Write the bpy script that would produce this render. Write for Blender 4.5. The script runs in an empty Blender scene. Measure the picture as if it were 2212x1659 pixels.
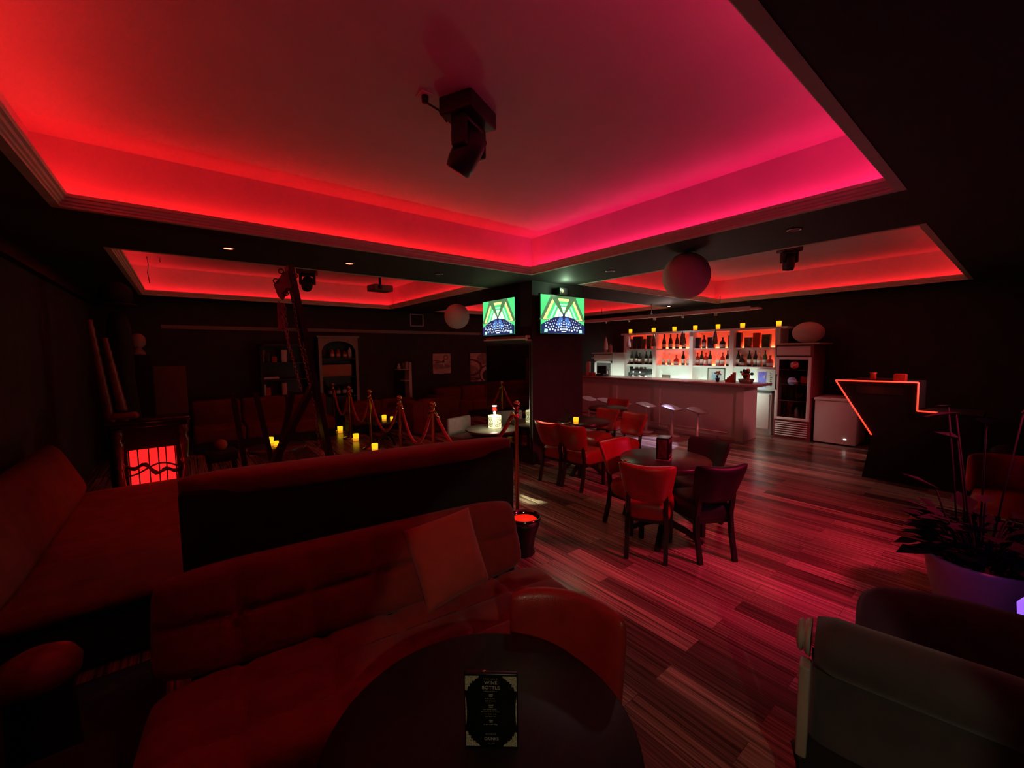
import bpy, bmesh, math, random
from mathutils import Vector, Matrix, Euler
random.seed(7)
PI = math.pi
S = bpy.context.scene
COL = S.collection
# ------------------------------------------------------------------ camera model (2212 x 1659)
FPX = 889.0; CX, CY = 1106.0, 829.5; EYE = Vector((0, 0, 1.75))
def _n(p): return Vector(((p[0]-CX)/FPX, -(p[1]-CY)/FPX, -1.0)).normalized()
_a = _n((2227, 748)); _b = _n((396, 766))
_s = (_a+_b).normalized(); _d = _a-_b; _d = (_d-_s*_d.dot(_s)).normalized()
AX = (_s+_d)/2**.5; AY = (_s-_d)/2**.5; AZ = AX.cross(AY)
ROT = Matrix((AX, AY, AZ))
def ray(x, y): return ROT @ Vector(((x-CX)/FPX, -(y-CY)/FPX, -1.0))
def PZ(x, y, z=0.0): r = ray(x, y); return EYE + r*((z-EYE.z)/r.z)
def PX(x, y, X): r = ray(x, y); return EYE + r*(X/r.x)
def PY(x, y, Y): r = ray(x, y); return EYE + r*(Y/r.y)
cam = bpy.data.cameras.new('camera'); co = bpy.data.objects.new('camera', cam); COL.objects.link(co)
co.matrix_world = Matrix.Translation(EYE) @ ROT.to_4x4()
cam.sensor_fit = 'HORIZONTAL'; cam.sensor_width = 36; cam.lens = FPX/2212*36; cam.clip_start = .02
S.camera = co
# ------------------------------------------------------------------ mesh helper
def rotm(rx=0, ry=0, rz=0): return Euler((rx, ry, rz)).to_matrix().to_4x4()
class MB:
    def __init__(s): s.v = []; s.f = []; s.m = []; s.sm = []
    def add(s, vs, fs, mi=0, smooth=False, M=None):
        o = len(s.v)
        s.v += [tuple(M @ Vector(v)) if M is not None else tuple(v) for v in vs]
        for f in fs: s.f.append([i+o for i in f]); s.m.append(mi); s.sm.append(smooth)
        return s
    def box(s, x0, x1, y0, y1, z0, z1, mi=0, M=None):
        vs = [(x, y, z) for z in (z0, z1) for y in (y0, y1) for x in (x0, x1)]
        return s.add(vs, [(0,2,3,1), (4,5,7,6), (0,1,5,4), (2,6,7,3), (0,4,6,2), (1,3,7,5)], mi, False, M)
    def rbox(s, x0, x1, y0, y1, z0, z1, r=.02, seg=3, mi=0, M=None):
        bm = bmesh.new(); bmesh.ops.create_cube(bm, size=1)
        for v in bm.verts: v.co = Vector(((x0+x1)/2+v.co.x*(x1-x0), (y0+y1)/2+v.co.y*(y1-y0), (z0+z1)/2+v.co.z*(z1-z0)))
        bmesh.ops.bevel(bm, geom=bm.edges[:], offset=min(r, .49*min(x1-x0, y1-y0, z1-z0)), segments=seg, affect='EDGES', profile=.5)
        bm.verts.index_update()
        s.add([v.co.copy() for v in bm.verts], [[v.index for v in f.verts] for f in bm.faces], mi, True, M); bm.free(); return s
    def lathe(s, prof, c=(0,0,0), n=24, mi=0, M=None, smooth=True, cap=True):
        vs = []; fs = []
        for (r, z) in prof:
            for k in range(n): a = 2*PI*k/n; vs.append((c[0]+r*math.cos(a), c[1]+r*math.sin(a), c[2]+z))
        for i in range(len(prof)-1):
            for k in range(n): k2 = (k+1) % n; fs.append((i*n+k, i*n+k2, (i+1)*n+k2, (i+1)*n+k))
        if cap:
            if prof[0][0] > 1e-6: fs.append(tuple(reversed(range(n))))
            if prof[-1][0] > 1e-6: fs.append(tuple(range((len(prof)-1)*n, len(prof)*n)))
        return s.add(vs, fs, mi, smooth, M)
    def tube(s, pts, r, n=8, mi=0, closed=False, M=None):
        pts = [Vector(p) for p in pts]; N = len(pts); vs = []; fs = []
        rr = r if isinstance(r, (list, tuple)) else [r]*N
        for i, p in enumerate(pts):
            if closed: t = pts[(i+1) % N]-pts[i-1]
            else: t = pts[min(i+1, N-1)]-pts[max(i-1, 0)]
            t.normalize()
            u = t.cross(Vector((0, 0, 1)));
            if u.length < 1e-3: u = t.cross(Vector((0, 1, 0)))
            u.normalize(); w = t.cross(u)
            for k in range(n): a = 2*PI*k/n; vs.append(p+(u*math.cos(a)+w*math.sin(a))*rr[i])
        for i in range(N if closed else N-1):
            j = (i+1) % N
            for k in range(n): k2 = (k+1) % n; fs.append((i*n+k, i*n+k2, j*n+k2, j*n+k))
        if not closed: fs += [tuple(reversed(range(n))), tuple(range((N-1)*n, N*n))]
        return s.add(vs, fs, mi, True, M)
    def beam(s, p0, p1, w, h, mi=0):
        p0 = Vector(p0); p1 = Vector(p1); d = p1-p0; L = d.length; q = d.to_track_quat('Z', 'Y').to_matrix().to_4x4()
        return s.box(-w/2, w/2, -h/2, h/2, 0, L, mi, Matrix.Translation(p0) @ q)
    def sphere(s, c, r, n=24, m=14, mi=0, sc=(1,1,1)):
        prof = [(max(r*math.sin(PI*i/m), 1e-7), -r*math.cos(PI*i/m)) for i in range(m+1)]
        return s.lathe(prof, (0,0,0), n, mi, Matrix.Translation(Vector(c)) @ Matrix.Diagonal((*sc, 1)), cap=False)
    def pad(s, P, T, nu=24, nv=16, mi=0, p=5, dent=None, M=None, rc=(0,0), rp=8):
        """soft closed slab: P(u,v)->(centre, normal); thickness T fading to the rim"""
        def e(t): return .5-.5*math.cos(PI*t)
        def e2(t): return .55*e(t)+.45*t
        vs = []; fr = {}; bk = {}; fs = []
        for i in range(nu+1):
            for j in range(nv+1):
                u, v = e2(i/nu), e2(j/nv)
                a_, b_ = 2*u-1, 2*v-1; c, n = P(.5+.5*a_*(1-rc[0]*abs(b_)**rp), .5+.5*b_*(1-rc[1]*abs(a_)**rp)); c = Vector(c); n = Vector(n)
                t = T*((1-abs(2*u-1)**p)*(1-abs(2*v-1)**p))**.5
                if dent: tf = t*dent(u, v)
                else: tf = t
                if i in (0, nu) or j in (0, nv): fr[i, j] = bk[i, j] = len(vs); vs.append(c)
                else: fr[i, j] = len(vs); vs.append(c+n*tf); bk[i, j] = len(vs); vs.append(c-n*t)
        for i in range(nu):
            for j in range(nv):
                fs.append((fr[i,j], fr[i+1,j], fr[i+1,j+1], fr[i,j+1])); fs.append((bk[i,j+1], bk[i+1,j+1], bk[i+1,j], bk[i,j]))
        return s.add(vs, fs, mi, True, M)
    def prism(s, poly, y0, y1, mi=0, M=None):
        """poly in xz, extruded along y"""
        n = len(poly); vs = [(x, y0, z) for x, z in poly]+[(x, y1, z) for x, z in poly]
        fs = [tuple(range(n)), tuple(reversed(range(n, 2*n)))]+[(i, i+n, (i+1) % n+n, (i+1) % n) for i in range(n)]
        return s.add(vs, fs, mi, False, M)
    def build(s, name, mats, parent=None, loc=None, rz=0):
        me = bpy.data.meshes.new(name); me.from_pydata(s.v, [], s.f)
        if not isinstance(mats, (list, tuple)): mats = [mats]
        for m in mats: me.materials.append(m)
        me.polygons.foreach_set('material_index', s.m); me.polygons.foreach_set('use_smooth', s.sm)
        bm = bmesh.new(); bm.from_mesh(me); bmesh.ops.recalc_face_normals(bm, faces=bm.faces); bm.to_mesh(me); bm.free()
        me.update()
        o = bpy.data.objects.new(name, me); COL.objects.link(o)
        if parent: o.parent = parent
        if loc is not None: o.location = loc
        o.rotation_euler.z = rz
        return o
def tag(o, label=None, cat=None, group=None, kind=None):
    if label: o['label'] = label
    if cat: o['category'] = cat
    if group: o['group'] = group
    if kind: o['kind'] = kind
    return o
def thing(name, label, cat, loc=(0,0,0), rz=0, group=None):
    o = bpy.data.objects.new(name, None); COL.objects.link(o); o.empty_display_size = .1
    o.location = loc; o.rotation_euler.z = rz
    return tag(o, label, cat, group)
def dup(root, loc=None, rz=None, label=None, group=None):
    def cp(o, par):
        c = o.copy(); COL.objects.link(c)
        if par: c.parent = par
        for ch in list(o.children): cp(ch, c)
        return c
    r = cp(root, None)
    if loc is not None: r.location = loc
    if rz is not None: r.rotation_euler.z = rz
    return tag(r, label, None, group)
def struct(m, name, mats, label=None):
    o = m.build(name, mats); o['kind'] = 'structure'
    return o
# ------------------------------------------------------------------ materials
def mat(name, col, rough=.6, metal=0, spec=.5, noise=0, nscale=30, bump=0, bscale=200, sheen=0, coat=0, emit=None, es=0, trans=0, vec=None):
    m = bpy.data.materials.new(name); m.use_nodes = True; nt = m.node_tree; b = nt.nodes['Principled BSDF']
    b.inputs['Base Color'].default_value = (*col, 1); b.inputs['Roughness'].default_value = rough
    b.inputs['Metallic'].default_value = metal; b.inputs['Specular IOR Level'].default_value = spec
    b.inputs['Sheen Weight'].default_value = sheen; b.inputs['Coat Weight'].default_value = coat
    b.inputs['Transmission Weight'].default_value = trans
    tc = nt.nodes.new('ShaderNodeTexCoord'); vecs = tc.outputs['Object']
    if vec:
        mp = nt.nodes.new('ShaderNodeMapping'); mp.inputs['Scale'].default_value = vec; nt.links.new(vecs, mp.inputs[0]); vecs = mp.outputs[0]
    if noise:
        n = nt.nodes.new('ShaderNodeTexNoise'); n.inputs['Scale'].default_value = nscale; n.inputs['Detail'].default_value = 4; nt.links.new(vecs, n.inputs['Vector'])
        r = nt.nodes.new('ShaderNodeValToRGB'); r.color_ramp.elements[0].position = .3; r.color_ramp.elements[1].position = .7
        r.color_ramp.elements[0].color = (*[c*(1-noise) for c in col], 1); r.color_ramp.elements[1].color = (*[min(1, c*(1+noise)) for c in col], 1)
        nt.links.new(n.outputs['Fac'], r.inputs[0]); nt.links.new(r.outputs[0], b.inputs['Base Color'])
    if bump:
        n2 = nt.nodes.new('ShaderNodeTexNoise'); n2.inputs['Scale'].default_value = bscale; n2.inputs['Detail'].default_value = 3; nt.links.new(vecs, n2.inputs['Vector'])
        bp = nt.nodes.new('ShaderNodeBump'); bp.inputs['Strength'].default_value = bump; bp.inputs['Distance'].default_value = .004
        nt.links.new(n2.outputs['Fac'], bp.inputs['Height']); nt.links.new(bp.outputs[0], b.inputs['Normal'])
    if emit: b.inputs['Emission Color'].default_value = (*emit, 1); b.inputs['Emission Strength'].default_value = es
    return m
K = {}
K['white_paint'] = mat('white_paint', (.72,.70,.68), .8, noise=.04, nscale=3, bump=.1, bscale=60)
K['soffit'] = mat('charcoal_ceiling', (.045,.042,.042), .7, noise=.1, nscale=4, bump=.1, bscale=80)
K['wall'] = mat('charcoal_wall', (.045,.042,.04), .8, noise=.15, nscale=5, bump=.2, bscale=90)
K['crown'] = mat('cream_moulding', (.80,.70,.58), .6, noise=.06, nscale=12)
K['white_wood'] = mat('white_wood', (.72,.66,.64), .55, noise=.03, nscale=25, bump=.08, bscale=90)
K['white_wood2'] = mat('white_lacquer', (.8,.8,.77), .35, noise=.03, nscale=5)
K['red_leather'] = mat('red_leather', (.42,.025,.02), .38, noise=.15, nscale=8, bump=.25, bscale=150, coat=.15)
K['dark_leather'] = mat('dark_leather', (.018,.010,.012), .5, noise=.2, nscale=8, bump=.2, bscale=150)
K['dark_wood'] = mat('dark_wood', (.02,.012,.01), .4, noise=.4, nscale=14, vec=(4,4,.6))
K['table_top'] = mat('dark_table_laminate', (.045,.03,.026), .28, noise=.35, nscale=10, vec=(1,9,1))
K['black_top'] = mat('black_table_laminate', (.012,.008,.008), .5, spec=.25, noise=.3, nscale=10, vec=(1,9,1))
K['red_fabric'] = mat('red_sofa_fabric', (.30,.035,.02), .9, noise=.12, nscale=6, bump=.4, bscale=260, sheen=.2)
K['red_velvet'] = mat('red_velvet', (.5,.02,.03), .8, noise=.15, nscale=12, bump=.2, bscale=200, sheen=.35)
K['dark_red_fabric'] = mat('dark_red_fabric', (.17,.022,.014), .9, noise=.15, nscale=6, bump=.4, bscale=240)
K['black_cloth'] = mat('black_upholstery', (.02,.016,.015), .9, noise=.2, nscale=10, bump=.2, bscale=220)
K['charcoal_velvet'] = mat('charcoal_velvet', (.075,.06,.06), .8, noise=.2, nscale=7, bump=.3, bscale=240, sheen=.3)
K['purple_fabric'] = mat('purple_lit_fabric', (.10,.05,.10), .85, noise=.15, nscale=8, bump=.2, bscale=220, sheen=.2)  # purple lamp light on the settee back is put into this colour
K['pale_wood'] = mat('pale_limed_wood', (.5,.42,.33), .5, noise=.12, nscale=20, vec=(1,1,.2))
K['brass'] = mat('polished_brass', (.75,.5,.22), .15, metal=1, noise=.1, nscale=10)
K['steel'] = mat('steel', (.6,.6,.6), .25, metal=1, noise=.05, nscale=9)
K['chain'] = mat('dull_chain_metal', (.6,.42,.4), .35, metal=.35, noise=.1, nscale=30)
K['black_plastic'] = mat('black_plastic', (.012,.011,.012), .45, noise=.1, nscale=20)
K['black_matt'] = mat('black_matt', (.008,.007,.007), .8, noise=.2, nscale=8)
K['grey_fabric'] = mat('grey_fabric', (.32,.31,.29), .85, noise=.1, nscale=12, bump=.2, bscale=200)
K['paper'] = mat('paper', (.75,.73,.7), .8, noise=.03, nscale=9)
K['paper_globe'] = mat('paper_globe', (.74,.70,.64), .75, noise=.04, nscale=4, bump=.1, bscale=30)
K['green_leaf'] = mat('dark_leaf', (.008,.012,.006), .8, noise=.3, nscale=15)
K['pot'] = mat('pale_ceramic_pot', (.45,.40,.42), .5, noise=.06, nscale=8)
K['bottle_dark'] = mat('dark_bottle_glass', (.02,.022,.015), .12, noise=.2, nscale=5)
K['bottle_red'] = mat('red_bottle_glass', (.45,.03,.02), .12, noise=.2, nscale=5)
K['bottle_clear'] = mat('clear_bottle_glass', (.85,.8,.78), .08, trans=.75)
K['bottle_green'] = mat('green_bottle_glass', (.05,.12,.04), .12, noise=.2, nscale=5)
K['label'] = mat('bottle_label', (.65,.6,.52), .7, noise=.1, nscale=60)
K['box_navy'] = mat('navy_box', (.03,.03,.06), .5, noise=.15, nscale=9)
K['box_olive'] = mat('olive_box', (.09,.085,.03), .5, noise=.2, nscale=9)
K['box_red'] = mat('red_box', (.5,.05,.02), .5, noise=.15, nscale=9)
K['box_green'] = mat('green_box', (.05,.09,.03), .5, noise=.5, nscale=25)
K['box_photo'] = mat('printed_box', (.2,.12,.08), .5, noise=.7, nscale=18)
K['glass'] = mat('window_glass', (.9,.9,.9), .02, trans=1)
K['mirror'] = mat('mirror_glass', (.55,.56,.52), .03, metal=1, noise=.02, nscale=2)
K['interior'] = mat('cooler_interior', (.09,.08,.08), .6, noise=.1, nscale=5)
K['fridge_red'] = mat('dark_red_steel', (.3,.06,.07), .4, noise=.06, nscale=5)
def emis(name, col, st, base=(.5,.5,.5)):
    return mat(name, base, .5, emit=col, es=st)
RED_A = (1, .010, .012); RED_B = (1, .012, .11)
K['led_red'] = emis('led_red', RED_A, 15.5); K['led_pink'] = emis('led_pink', RED_B, 16.5)
K['led_red2'] = emis('led_red_side', (1,.012,.02), 11)
K['led_shelf'] = emis('led_shelf', (1, .06, .02), 26); K['led_white'] = emis('led_white', (.80, 1, .82), 26)
K['neon'] = emis('neon_orange_red', (1, .035, .012), 2.2)
K['candle'] = emis('candle_yellow', (1, .60, .012), 1.15, (.8,.5,.1)); K['candle_low'] = emis('candle_amber', (1, .38, .02), .85, (.7,.35,.1))
K['spot_red'] = emis('spot_red', (1, .10, .06), 9); K['spot_white'] = emis('spot_white', (.85,.9,1), 12)
K['lant'] = emis('lantern_glow', (1, .95, .5), 1.0, (.8,.8,.5)); K['lant_cap'] = emis('lantern_cap_glow', (1,.93,.85), 2.5)
K['purple'] = emis('purple_glow', (.30,.12,.9), 1.2); K['hot'] = emis('heater_glow', (1, .012, .012), 1.6)
# floor planks
def floor_mat():
    m = bpy.data.materials.new('striped_plank_floor'); m.use_nodes = True; nt = m.node_tree; N = nt.nodes; L = nt.links; b = N['Principled BSDF']
    tc = N.new('ShaderNodeTexCoord'); sep = N.new('ShaderNodeSeparateXYZ'); L.new(tc.outputs['Object'], sep.inputs[0])
    ay = N.new('ShaderNodeMath'); ay.operation = 'ADD'; ay.inputs[1].default_value = 20.1; L.new(sep.outputs['Y'], ay.inputs[0])
    ax = N.new('ShaderNodeMath'); ax.operation = 'ADD'; ax.inputs[1].default_value = 15.02; L.new(sep.outputs['X'], ax.inputs[0])
    cb = N.new('ShaderNodeCombineXYZ'); L.new(ay.outputs[0], cb.inputs[0]); L.new(ax.outputs[0], cb.inputs[1])
    br = N.new('ShaderNodeTexBrick'); L.new(cb.outputs[0], br.inputs['Vector']); br.offset = .37; br.offset_frequency = 2; br.squash = 1
    br.inputs['Scale'].default_value = 1; br.inputs['Brick Width'].default_value = 1.25; br.inputs['Row Height'].default_value = .155
    br.inputs['Mortar Size'].default_value = .0012; br.inputs['Mortar Smooth'].default_value = .1
    br.inputs['Color1'].default_value = (0,0,0,1); br.inputs['Color2'].default_value = (1,1,1,1); br.inputs['Mortar'].default_value = (0,0,0,1)
    cr = N.new('ShaderNodeValToRGB'); L.new(br.outputs['Color'], cr.inputs[0]); e = cr.color_ramp.elements
    e[0].position = 0; e[0].color = (.10,.062,.05,1); e[1].position = 1; e[1].color = (.50,.36,.28,1)
    for p, c in ((.25, (.17,.10,.08,1)), (.5, (.40,.27,.21,1)), (.75, (.27,.17,.13,1))):
        q = e.new(p); q.color = c
    # streaks: along Y, shifted per plank
    mp = N.new('ShaderNodeCombineXYZ'); mx = N.new('ShaderNodeMath'); mx.operation = 'MULTIPLY'; mx.inputs[1].default_value = 75; L.new(sep.outputs['X'], mx.inputs[0])
    my = N.new('ShaderNodeMath'); my.operation = 'MULTIPLY'; my.inputs[1].default_value = .9; L.new(sep.outputs['Y'], my.inputs[0])
    L.new(mx.outputs[0], mp.inputs[0]); L.new(my.outputs[0], mp.inputs[1]); mz = N.new('ShaderNodeMath'); mz.operation = 'MULTIPLY'; mz.inputs[1].default_value = 13; L.new(br.outputs['Color'], mz.inputs[0]); L.new(mz.outputs[0], mp.inputs[2])
    ns = N.new('ShaderNodeTexNoise'); ns.inputs['Scale'].default_value = 1; ns.inputs['Detail'].default_value = 3; ns.inputs['Roughness'].default_value = .65; L.new(mp.outputs[0], ns.inputs['Vector'])
    c2 = N.new('ShaderNodeValToRGB'); L.new(ns.outputs['Fac'], c2.inputs[0]); c2.color_ramp.elements[0].position = .36; c2.color_ramp.elements[0].color = (.30,.27,.25,1); c2.color_ramp.elements[1].position = .66; c2.color_ramp.elements[1].color = (1.9,1.9,1.9,1)
    mu = N.new('ShaderNodeMixRGB'); mu.blend_type = 'MULTIPLY'; mu.inputs[0].default_value = 1; L.new(cr.outputs[0], mu.inputs[1]); L.new(c2.outputs[0], mu.inputs[2])
    L.new(mu.outputs[0], b.inputs['Base Color'])
    b.inputs['Roughness'].default_value = .24; b.inputs['Specular IOR Level'].default_value = .6
    bp = N.new('ShaderNodeBump'); bp.inputs['Strength'].default_value = .06; bp.inputs['Distance'].default_value = .001; L.new(ns.outputs['Fac'], bp.inputs['Height']); L.new(bp.outputs[0], b.inputs['Normal'])
    return m
K['floor'] = floor_mat()
# ------------------------------------------------------------------ room shell
X0, X1, Y0, Y1, ZS, ZC = -1.2, 10.05, -3.6, 10.2, 2.8, 3.32
struct(MB().box(X0-.1, X1+.1, Y0-.1, Y1+.1, -.1, 0), 'floor', K['floor'])
struct(MB().box(X0-.1, X0, Y0, Y1, 0, 3.6), 'wall_left', K['wall'])
struct(MB().box(X0-.1, X1+.1, Y1, Y1+.1, 0, 3.6), 'wall_far', K['wall'])
struct(MB().box(X1, X1+.1, Y0, Y1, 0, 3.6), 'wall_bar', K['wall'])
struct(MB().box(X0-.1, X1+.1, Y0-.1, Y0, 0, 3.6), 'wall_behind', K['wall'])
COVES = {1: (-.62, 3.78, .62, 4.31), 2: (5.03, 9.62, .66, 4.5), 3: (-.5, 3.97, 5.7, 9.7), 4: (5.2, 9.62, 5.7, 9.7)}
xs = sorted({X0, X1} | {c[i] for c in COVES.values() for i in (0, 1)}); ys = sorted({Y0, Y1} | {c[i] for c in COVES.values() for i in (2, 3)})
m = MB()
for i in range(len(xs)-1):
    for j in range(len(ys)-1):
        cx_, cy_ = (xs[i]+xs[i+1])/2, (ys[j]+ys[j+1])/2
        if not any(c[0] < cx_ < c[1] and c[2] < cy_ < c[3] for c in COVES.values()): m.box(xs[i], xs[i+1], ys[j], ys[j+1], ZS, ZS+.06)
struct(m, 'ceiling', K['soffit'])
ti = 1
def profile_loop(c, prof):
    m = MB(); n = len(prof); vs = []; fs = []
    for (sx, sy) in ((0,0), (1,0), (1,1), (0,1)):
        for (o, z) in prof:
            vs.append((c[0]-o if sx == 0 else c[1]+o, c[2]-o if sy == 0 else c[3]+o, z))
    for k in range(4):
        k2 = (k+1) % 4
        for i in range(n): j = (i+1) % n; fs.append((k*n+i, k*n+j, k2*n+j, k2*n+i))
    return m.add(vs, fs)
CROWN = [(.05,2.797),(-.002,2.797),(-.002,2.815),(-.012,2.818),(-.014,2.832),(-.026,2.838),(-.030,2.856),(-.044,2.862),(-.048,2.885),(-.030,2.885),(-.018,2.862),(.05,2.862)]
for k, c in COVES.items():
    g = .14; m = MB(); a, b_, d, e = c[0]-g, c[1]+g, c[2]-g, c[3]+g
    m.box(a-.03, a, d-.03, e+.03, ZS+.06, ZC+.03).box(b_, b_+.03, d-.03, e+.03, ZS+.06, ZC+.03)
    m.box(a, b_, d-.03, d, ZS+.06, ZC+.03).box(a, b_, e, e+.03, ZS+.06, ZC+.03).box(a-.03, b_+.03, d-.03, e+.03, ZC, ZC+.03)
    # white ledge
    m.box(a, c[0]+.0, d, e, ZS+.055, ZS+.064).box(c[1], b_, d, e, ZS+.055, ZS+.064).box(c[0], c[1], d, c[2], ZS+.055, ZS+.064).box(c[0], c[1], c[3], e, ZS+.055, ZS+.064)
    struct(m, 'ceiling', K['white_paint'])
    struct(profile_loop(c, CROWN), 'trim_%d' % k, K['crown'])
# led strips on the ledges behind the mouldings
LEDN = {1: 'large cove overhead', 2: 'cove beside the bar wall', 3: 'cove over the far red sofas', 4: 'cove behind the column'}
for k, c in COVES.items():
    t = thing('led_strip', 'red light strip hidden behind the moulding of the '+LEDN[k], 'light strip', (0,0,0)); o = .055; w = .034; z0, z1 = 2.872, 2.874
    A = K['led_pink'] if k in (1,) else K['led_red2']
    Bm = K['led_red'] if k == 1 else K['led_red2']
    MB().box(c[0]-o-w, c[0]-o, c[2]-o, c[3]+o, z0, z1).build('left_run', Bm, t).name = 'strip_run'
    MB().box(c[1]+o, c[1]+o+w, c[2]-o, c[3]+o, z0, z1).build('strip_run', A, t)
    MB().box(c[0]-o, c[1]+o, c[3]+o, c[3]+o+w, z0, z1).build('strip_run', Bm, t)
    MB().box(c[0]-o, c[1]+o, c[2]-o-w, c[2]-o, z0, z1).build('strip_run', A, t)
    MB().box(c[0]-.095, c[0]-.045, c[2]-.08, c[3]+.08, 2.864, 2.872).box(c[1]+.045, c[1]+.095, c[2]-.08, c[3]+.08, 2.864, 2.872).box(c[0], c[1], c[3]+.045, c[3]+.095, 2.864, 2.872).box(c[0], c[1], c[2]-.095, c[2]-.045, 2.864, 2.872).build('carrier_rail', K['white_wood2'], t)
# column
CO = (4.12, 5.24, 4.68, 5.9)
struct(MB().box(*CO, 0, ZS), 'wall_column', K['wall'])
# mirror on the column
t = thing('wall_mirror', 'tall dark mirror on the column face beside the lantern table', 'mirror', (4.12, 5.3, .25))
MB().box(-.012, 0, -.58, .57, 0, 1.6).build('backing', K['black_matt'], t)
MB().box(-.016, -.012, -.565, .555, .015, 1.585).build('glass', K['mirror'], t)
MB().box(-.022, -.012, -.58, -.568, 0, 1.6).build('edge_strip', K['steel'], t)
t = thing('picture_shelf', 'slim reddish ledge on the column above the mirror', 'shelf', (4.12, 5.3, 1.93))
MB().box(-.07, 0, -.6, .56, 0, .02).box(-.02, 0, -.6, .56, .02, .06).box(-.08, 0, -.6, -.56, -.02, .06).build('ledge', K['crown'], t)
# ------------------------------------------------------------------ TVs
def tv_image(w, h):
    """tunnel of light shapes over a dark dotted floor"""
    m = MB(); n = [0]
    def quad(pts, mi, d):
        m.add([(x*w/2, -.001-d*.0008, z*h/2) for x, z in pts], [tuple(range(len(pts)))], mi)
    quad([(-1,-1),(1,-1),(1,1),(-1,1)], 0, 0)
    rings = [(1.0,1.0,6),(.86,.86,1),(.74,.72,0),(.60,.58,2),(.5,.5,0),(.40,.42,3),(.26,.30,2),(.18,.2,3)]
    d = 1
    for (a, b, mi) in rings:
        quad([(-a*1.05,-.25*a-.05),(a*1.05,-.25*a-.05),(a*.55,b),(-a*.55,b)], mi, d); d += 1
    for sx in (-1, 1): quad([(0,.05),(sx*.06,.02),(sx*.62,1),(sx*.30,1)], 6, d)
    d += 1
    quad([(-1,-1),(1,-1),(1,-.55),(.45,-.16),(0,-.06),(-.45,-.16),(-1,-.55)], 4, d); d += 1
    for sx in (-1, 1):
        quad([(sx*.03,-.15),(sx*.2,-.15),(sx*.36,-.55),(sx*.1,-.7)], 7, d)
        for i in range(9):
            for j in range(4):
                x = (.10+.09*i)*(1+.12*j); z = -.3-.16*j-.03*(i % 3)
                if x < .85: s_ = .012+.006*j; quad([(sx*x-s_,z-s_*1.6),(sx*x+s_,z-s_*1.6),(sx*x+s_,z+s_*1.6),(sx*x-s_,z+s_*1.6)], 5, d+1)
        quad([(sx*.8-.07,-.95),(sx*.8+.07,-.95),(sx*.8+.05,-.78),(sx*.8-.05,-.78)], 2, d+1)
    quad([(-.06,-.2),(.06,-.2),(.05,.06),(-.05,.06)], 4, d+2)
    for j in range(5): quad([(-.03-.02*j,-.35-.13*j),(.03+.02*j,-.35-.13*j),(.03+.02*j,-.39-.13*j),(-.03-.02*j,-.39-.13*j)], 5, d+2)
    return m
TVM = [emis('tv_green', (.07,.62,.18), 1.5, (.01,.01,.01)), emis('tv_amber', (1,.62,.2), 2, (.01,.01,.01)), emis('tv_mint', (.35,1,.5), 1.8, (.01,.01,.01)), emis('tv_pale', (.85,1,.5), 2, (.01,.01,.01)), emis('tv_navy', (.02,.03,.13), 1, (.01,.01,.01)), emis('tv_white', (.75,.95,1), 1.6, (.01,.01,.01)), emis('tv_shadow', (.10,.25,.10), 1, (.01,.01,.01)), emis('tv_blue', (.08,.2,.6), 1.1, (.01,.01,.01))]
def make_tv(loc, rz, w, h, label, tilt=0):
    t = thing('television', label, 'television', loc, rz, None)
    b = MB().rbox(-w/2-.012, w/2+.012, 0, .045, -h/2-.012, h/2+.012, .008).build('casing', K['black_plastic'], t)
    tv_image(w, h).build('screen', TVM, t)
    MB().box(-.08, .08, .045, .092, -.12, .12).build('wall_bracket', K['black_plastic'], t)
    return t
ta, tb = PX(1043, 684, 4.02), PX(1113, 684, 4.02); make_tv((4.02, (ta.y+tb.y)/2, 2.30), -PI/2, ta.y-tb.y-.02, .56, 'screen angled on the mirror side of the column with a smaller green and yellow picture')
ta, tb = PY(1167, 684, 4.585), PY(1263, 684, 4.585); make_tv(((ta.x+tb.x)/2, 4.588, 2.31), 0, tb.x-ta.x-.02, .58, 'wider screen on the bar side of the column with a green and yellow picture')
# ------------------------------------------------------------------ downlights
def downlight(x, y, lit, label):
    t = thing('downlight', label, 'ceiling light', (x, y, ZS-.0025))
    MB().lathe([(.06,0),(.062,-.006),(.045,-.010),(.043,-.004)], n=24).build('rim', K['steel'] if not lit else K['brass'], t)
    MB().lathe([(.04,-.0035),(.04,-.006)], n=20).build('lens', {0: K['grey_fabric'], 1: K['spot_red'], 2: K['spot_white']}[lit], t)
DL = [((493,535),1,'glowing red downlight in the beam, the one farther from the column'), ((755,568),1,'glowing red downlight in the beam, nearer the projector'), ((947,591),0,'unlit downlight in the beam between the projector and the column'), ((1318,585),0,'unlit downlight in the beam between the bar-side screen and the paper globe'), ((1716,495),0,'unlit downlight in the beam past the paper globe'), ((1445,661),2,'bright white downlight over the bar')]
for (px, l, lab) in DL:
    p = PZ(px[0], px[1], ZS); downlight(p.x, p.y, l, lab)
def spot(loc, target, col, e, size, blend=.3, rad=.03, name='spot_lamp'):
    l = bpy.data.lights.new(name, 'SPOT'); l.energy = e; l.color = col; l.spot_size = size; l.spot_blend = blend; l.shadow_soft_size = rad
    o = bpy.data.objects.new(name, l); COL.objects.link(o); o.location = loc
    o.rotation_euler = (Vector(target)-Vector(loc)).to_track_quat('-Z', 'Y').to_euler(); return o
for px in ((493,535), (755,568)):
    p = PZ(px[0], px[1], 2.78); spot(p, (p.x, p.y, 0), (1,.05,.03), 25, 1.3, .5)
p = PZ(1445, 661, 2.77); spot(p, PZ(1405, 956, 0), (.62,.55,1), 650, math.radians(16), .15, .02)
spot((p.x, p.y, 2.77), (7.6, 4.6, .4), (1,.78,.78), 90, 2.2, .6, .05)
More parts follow.
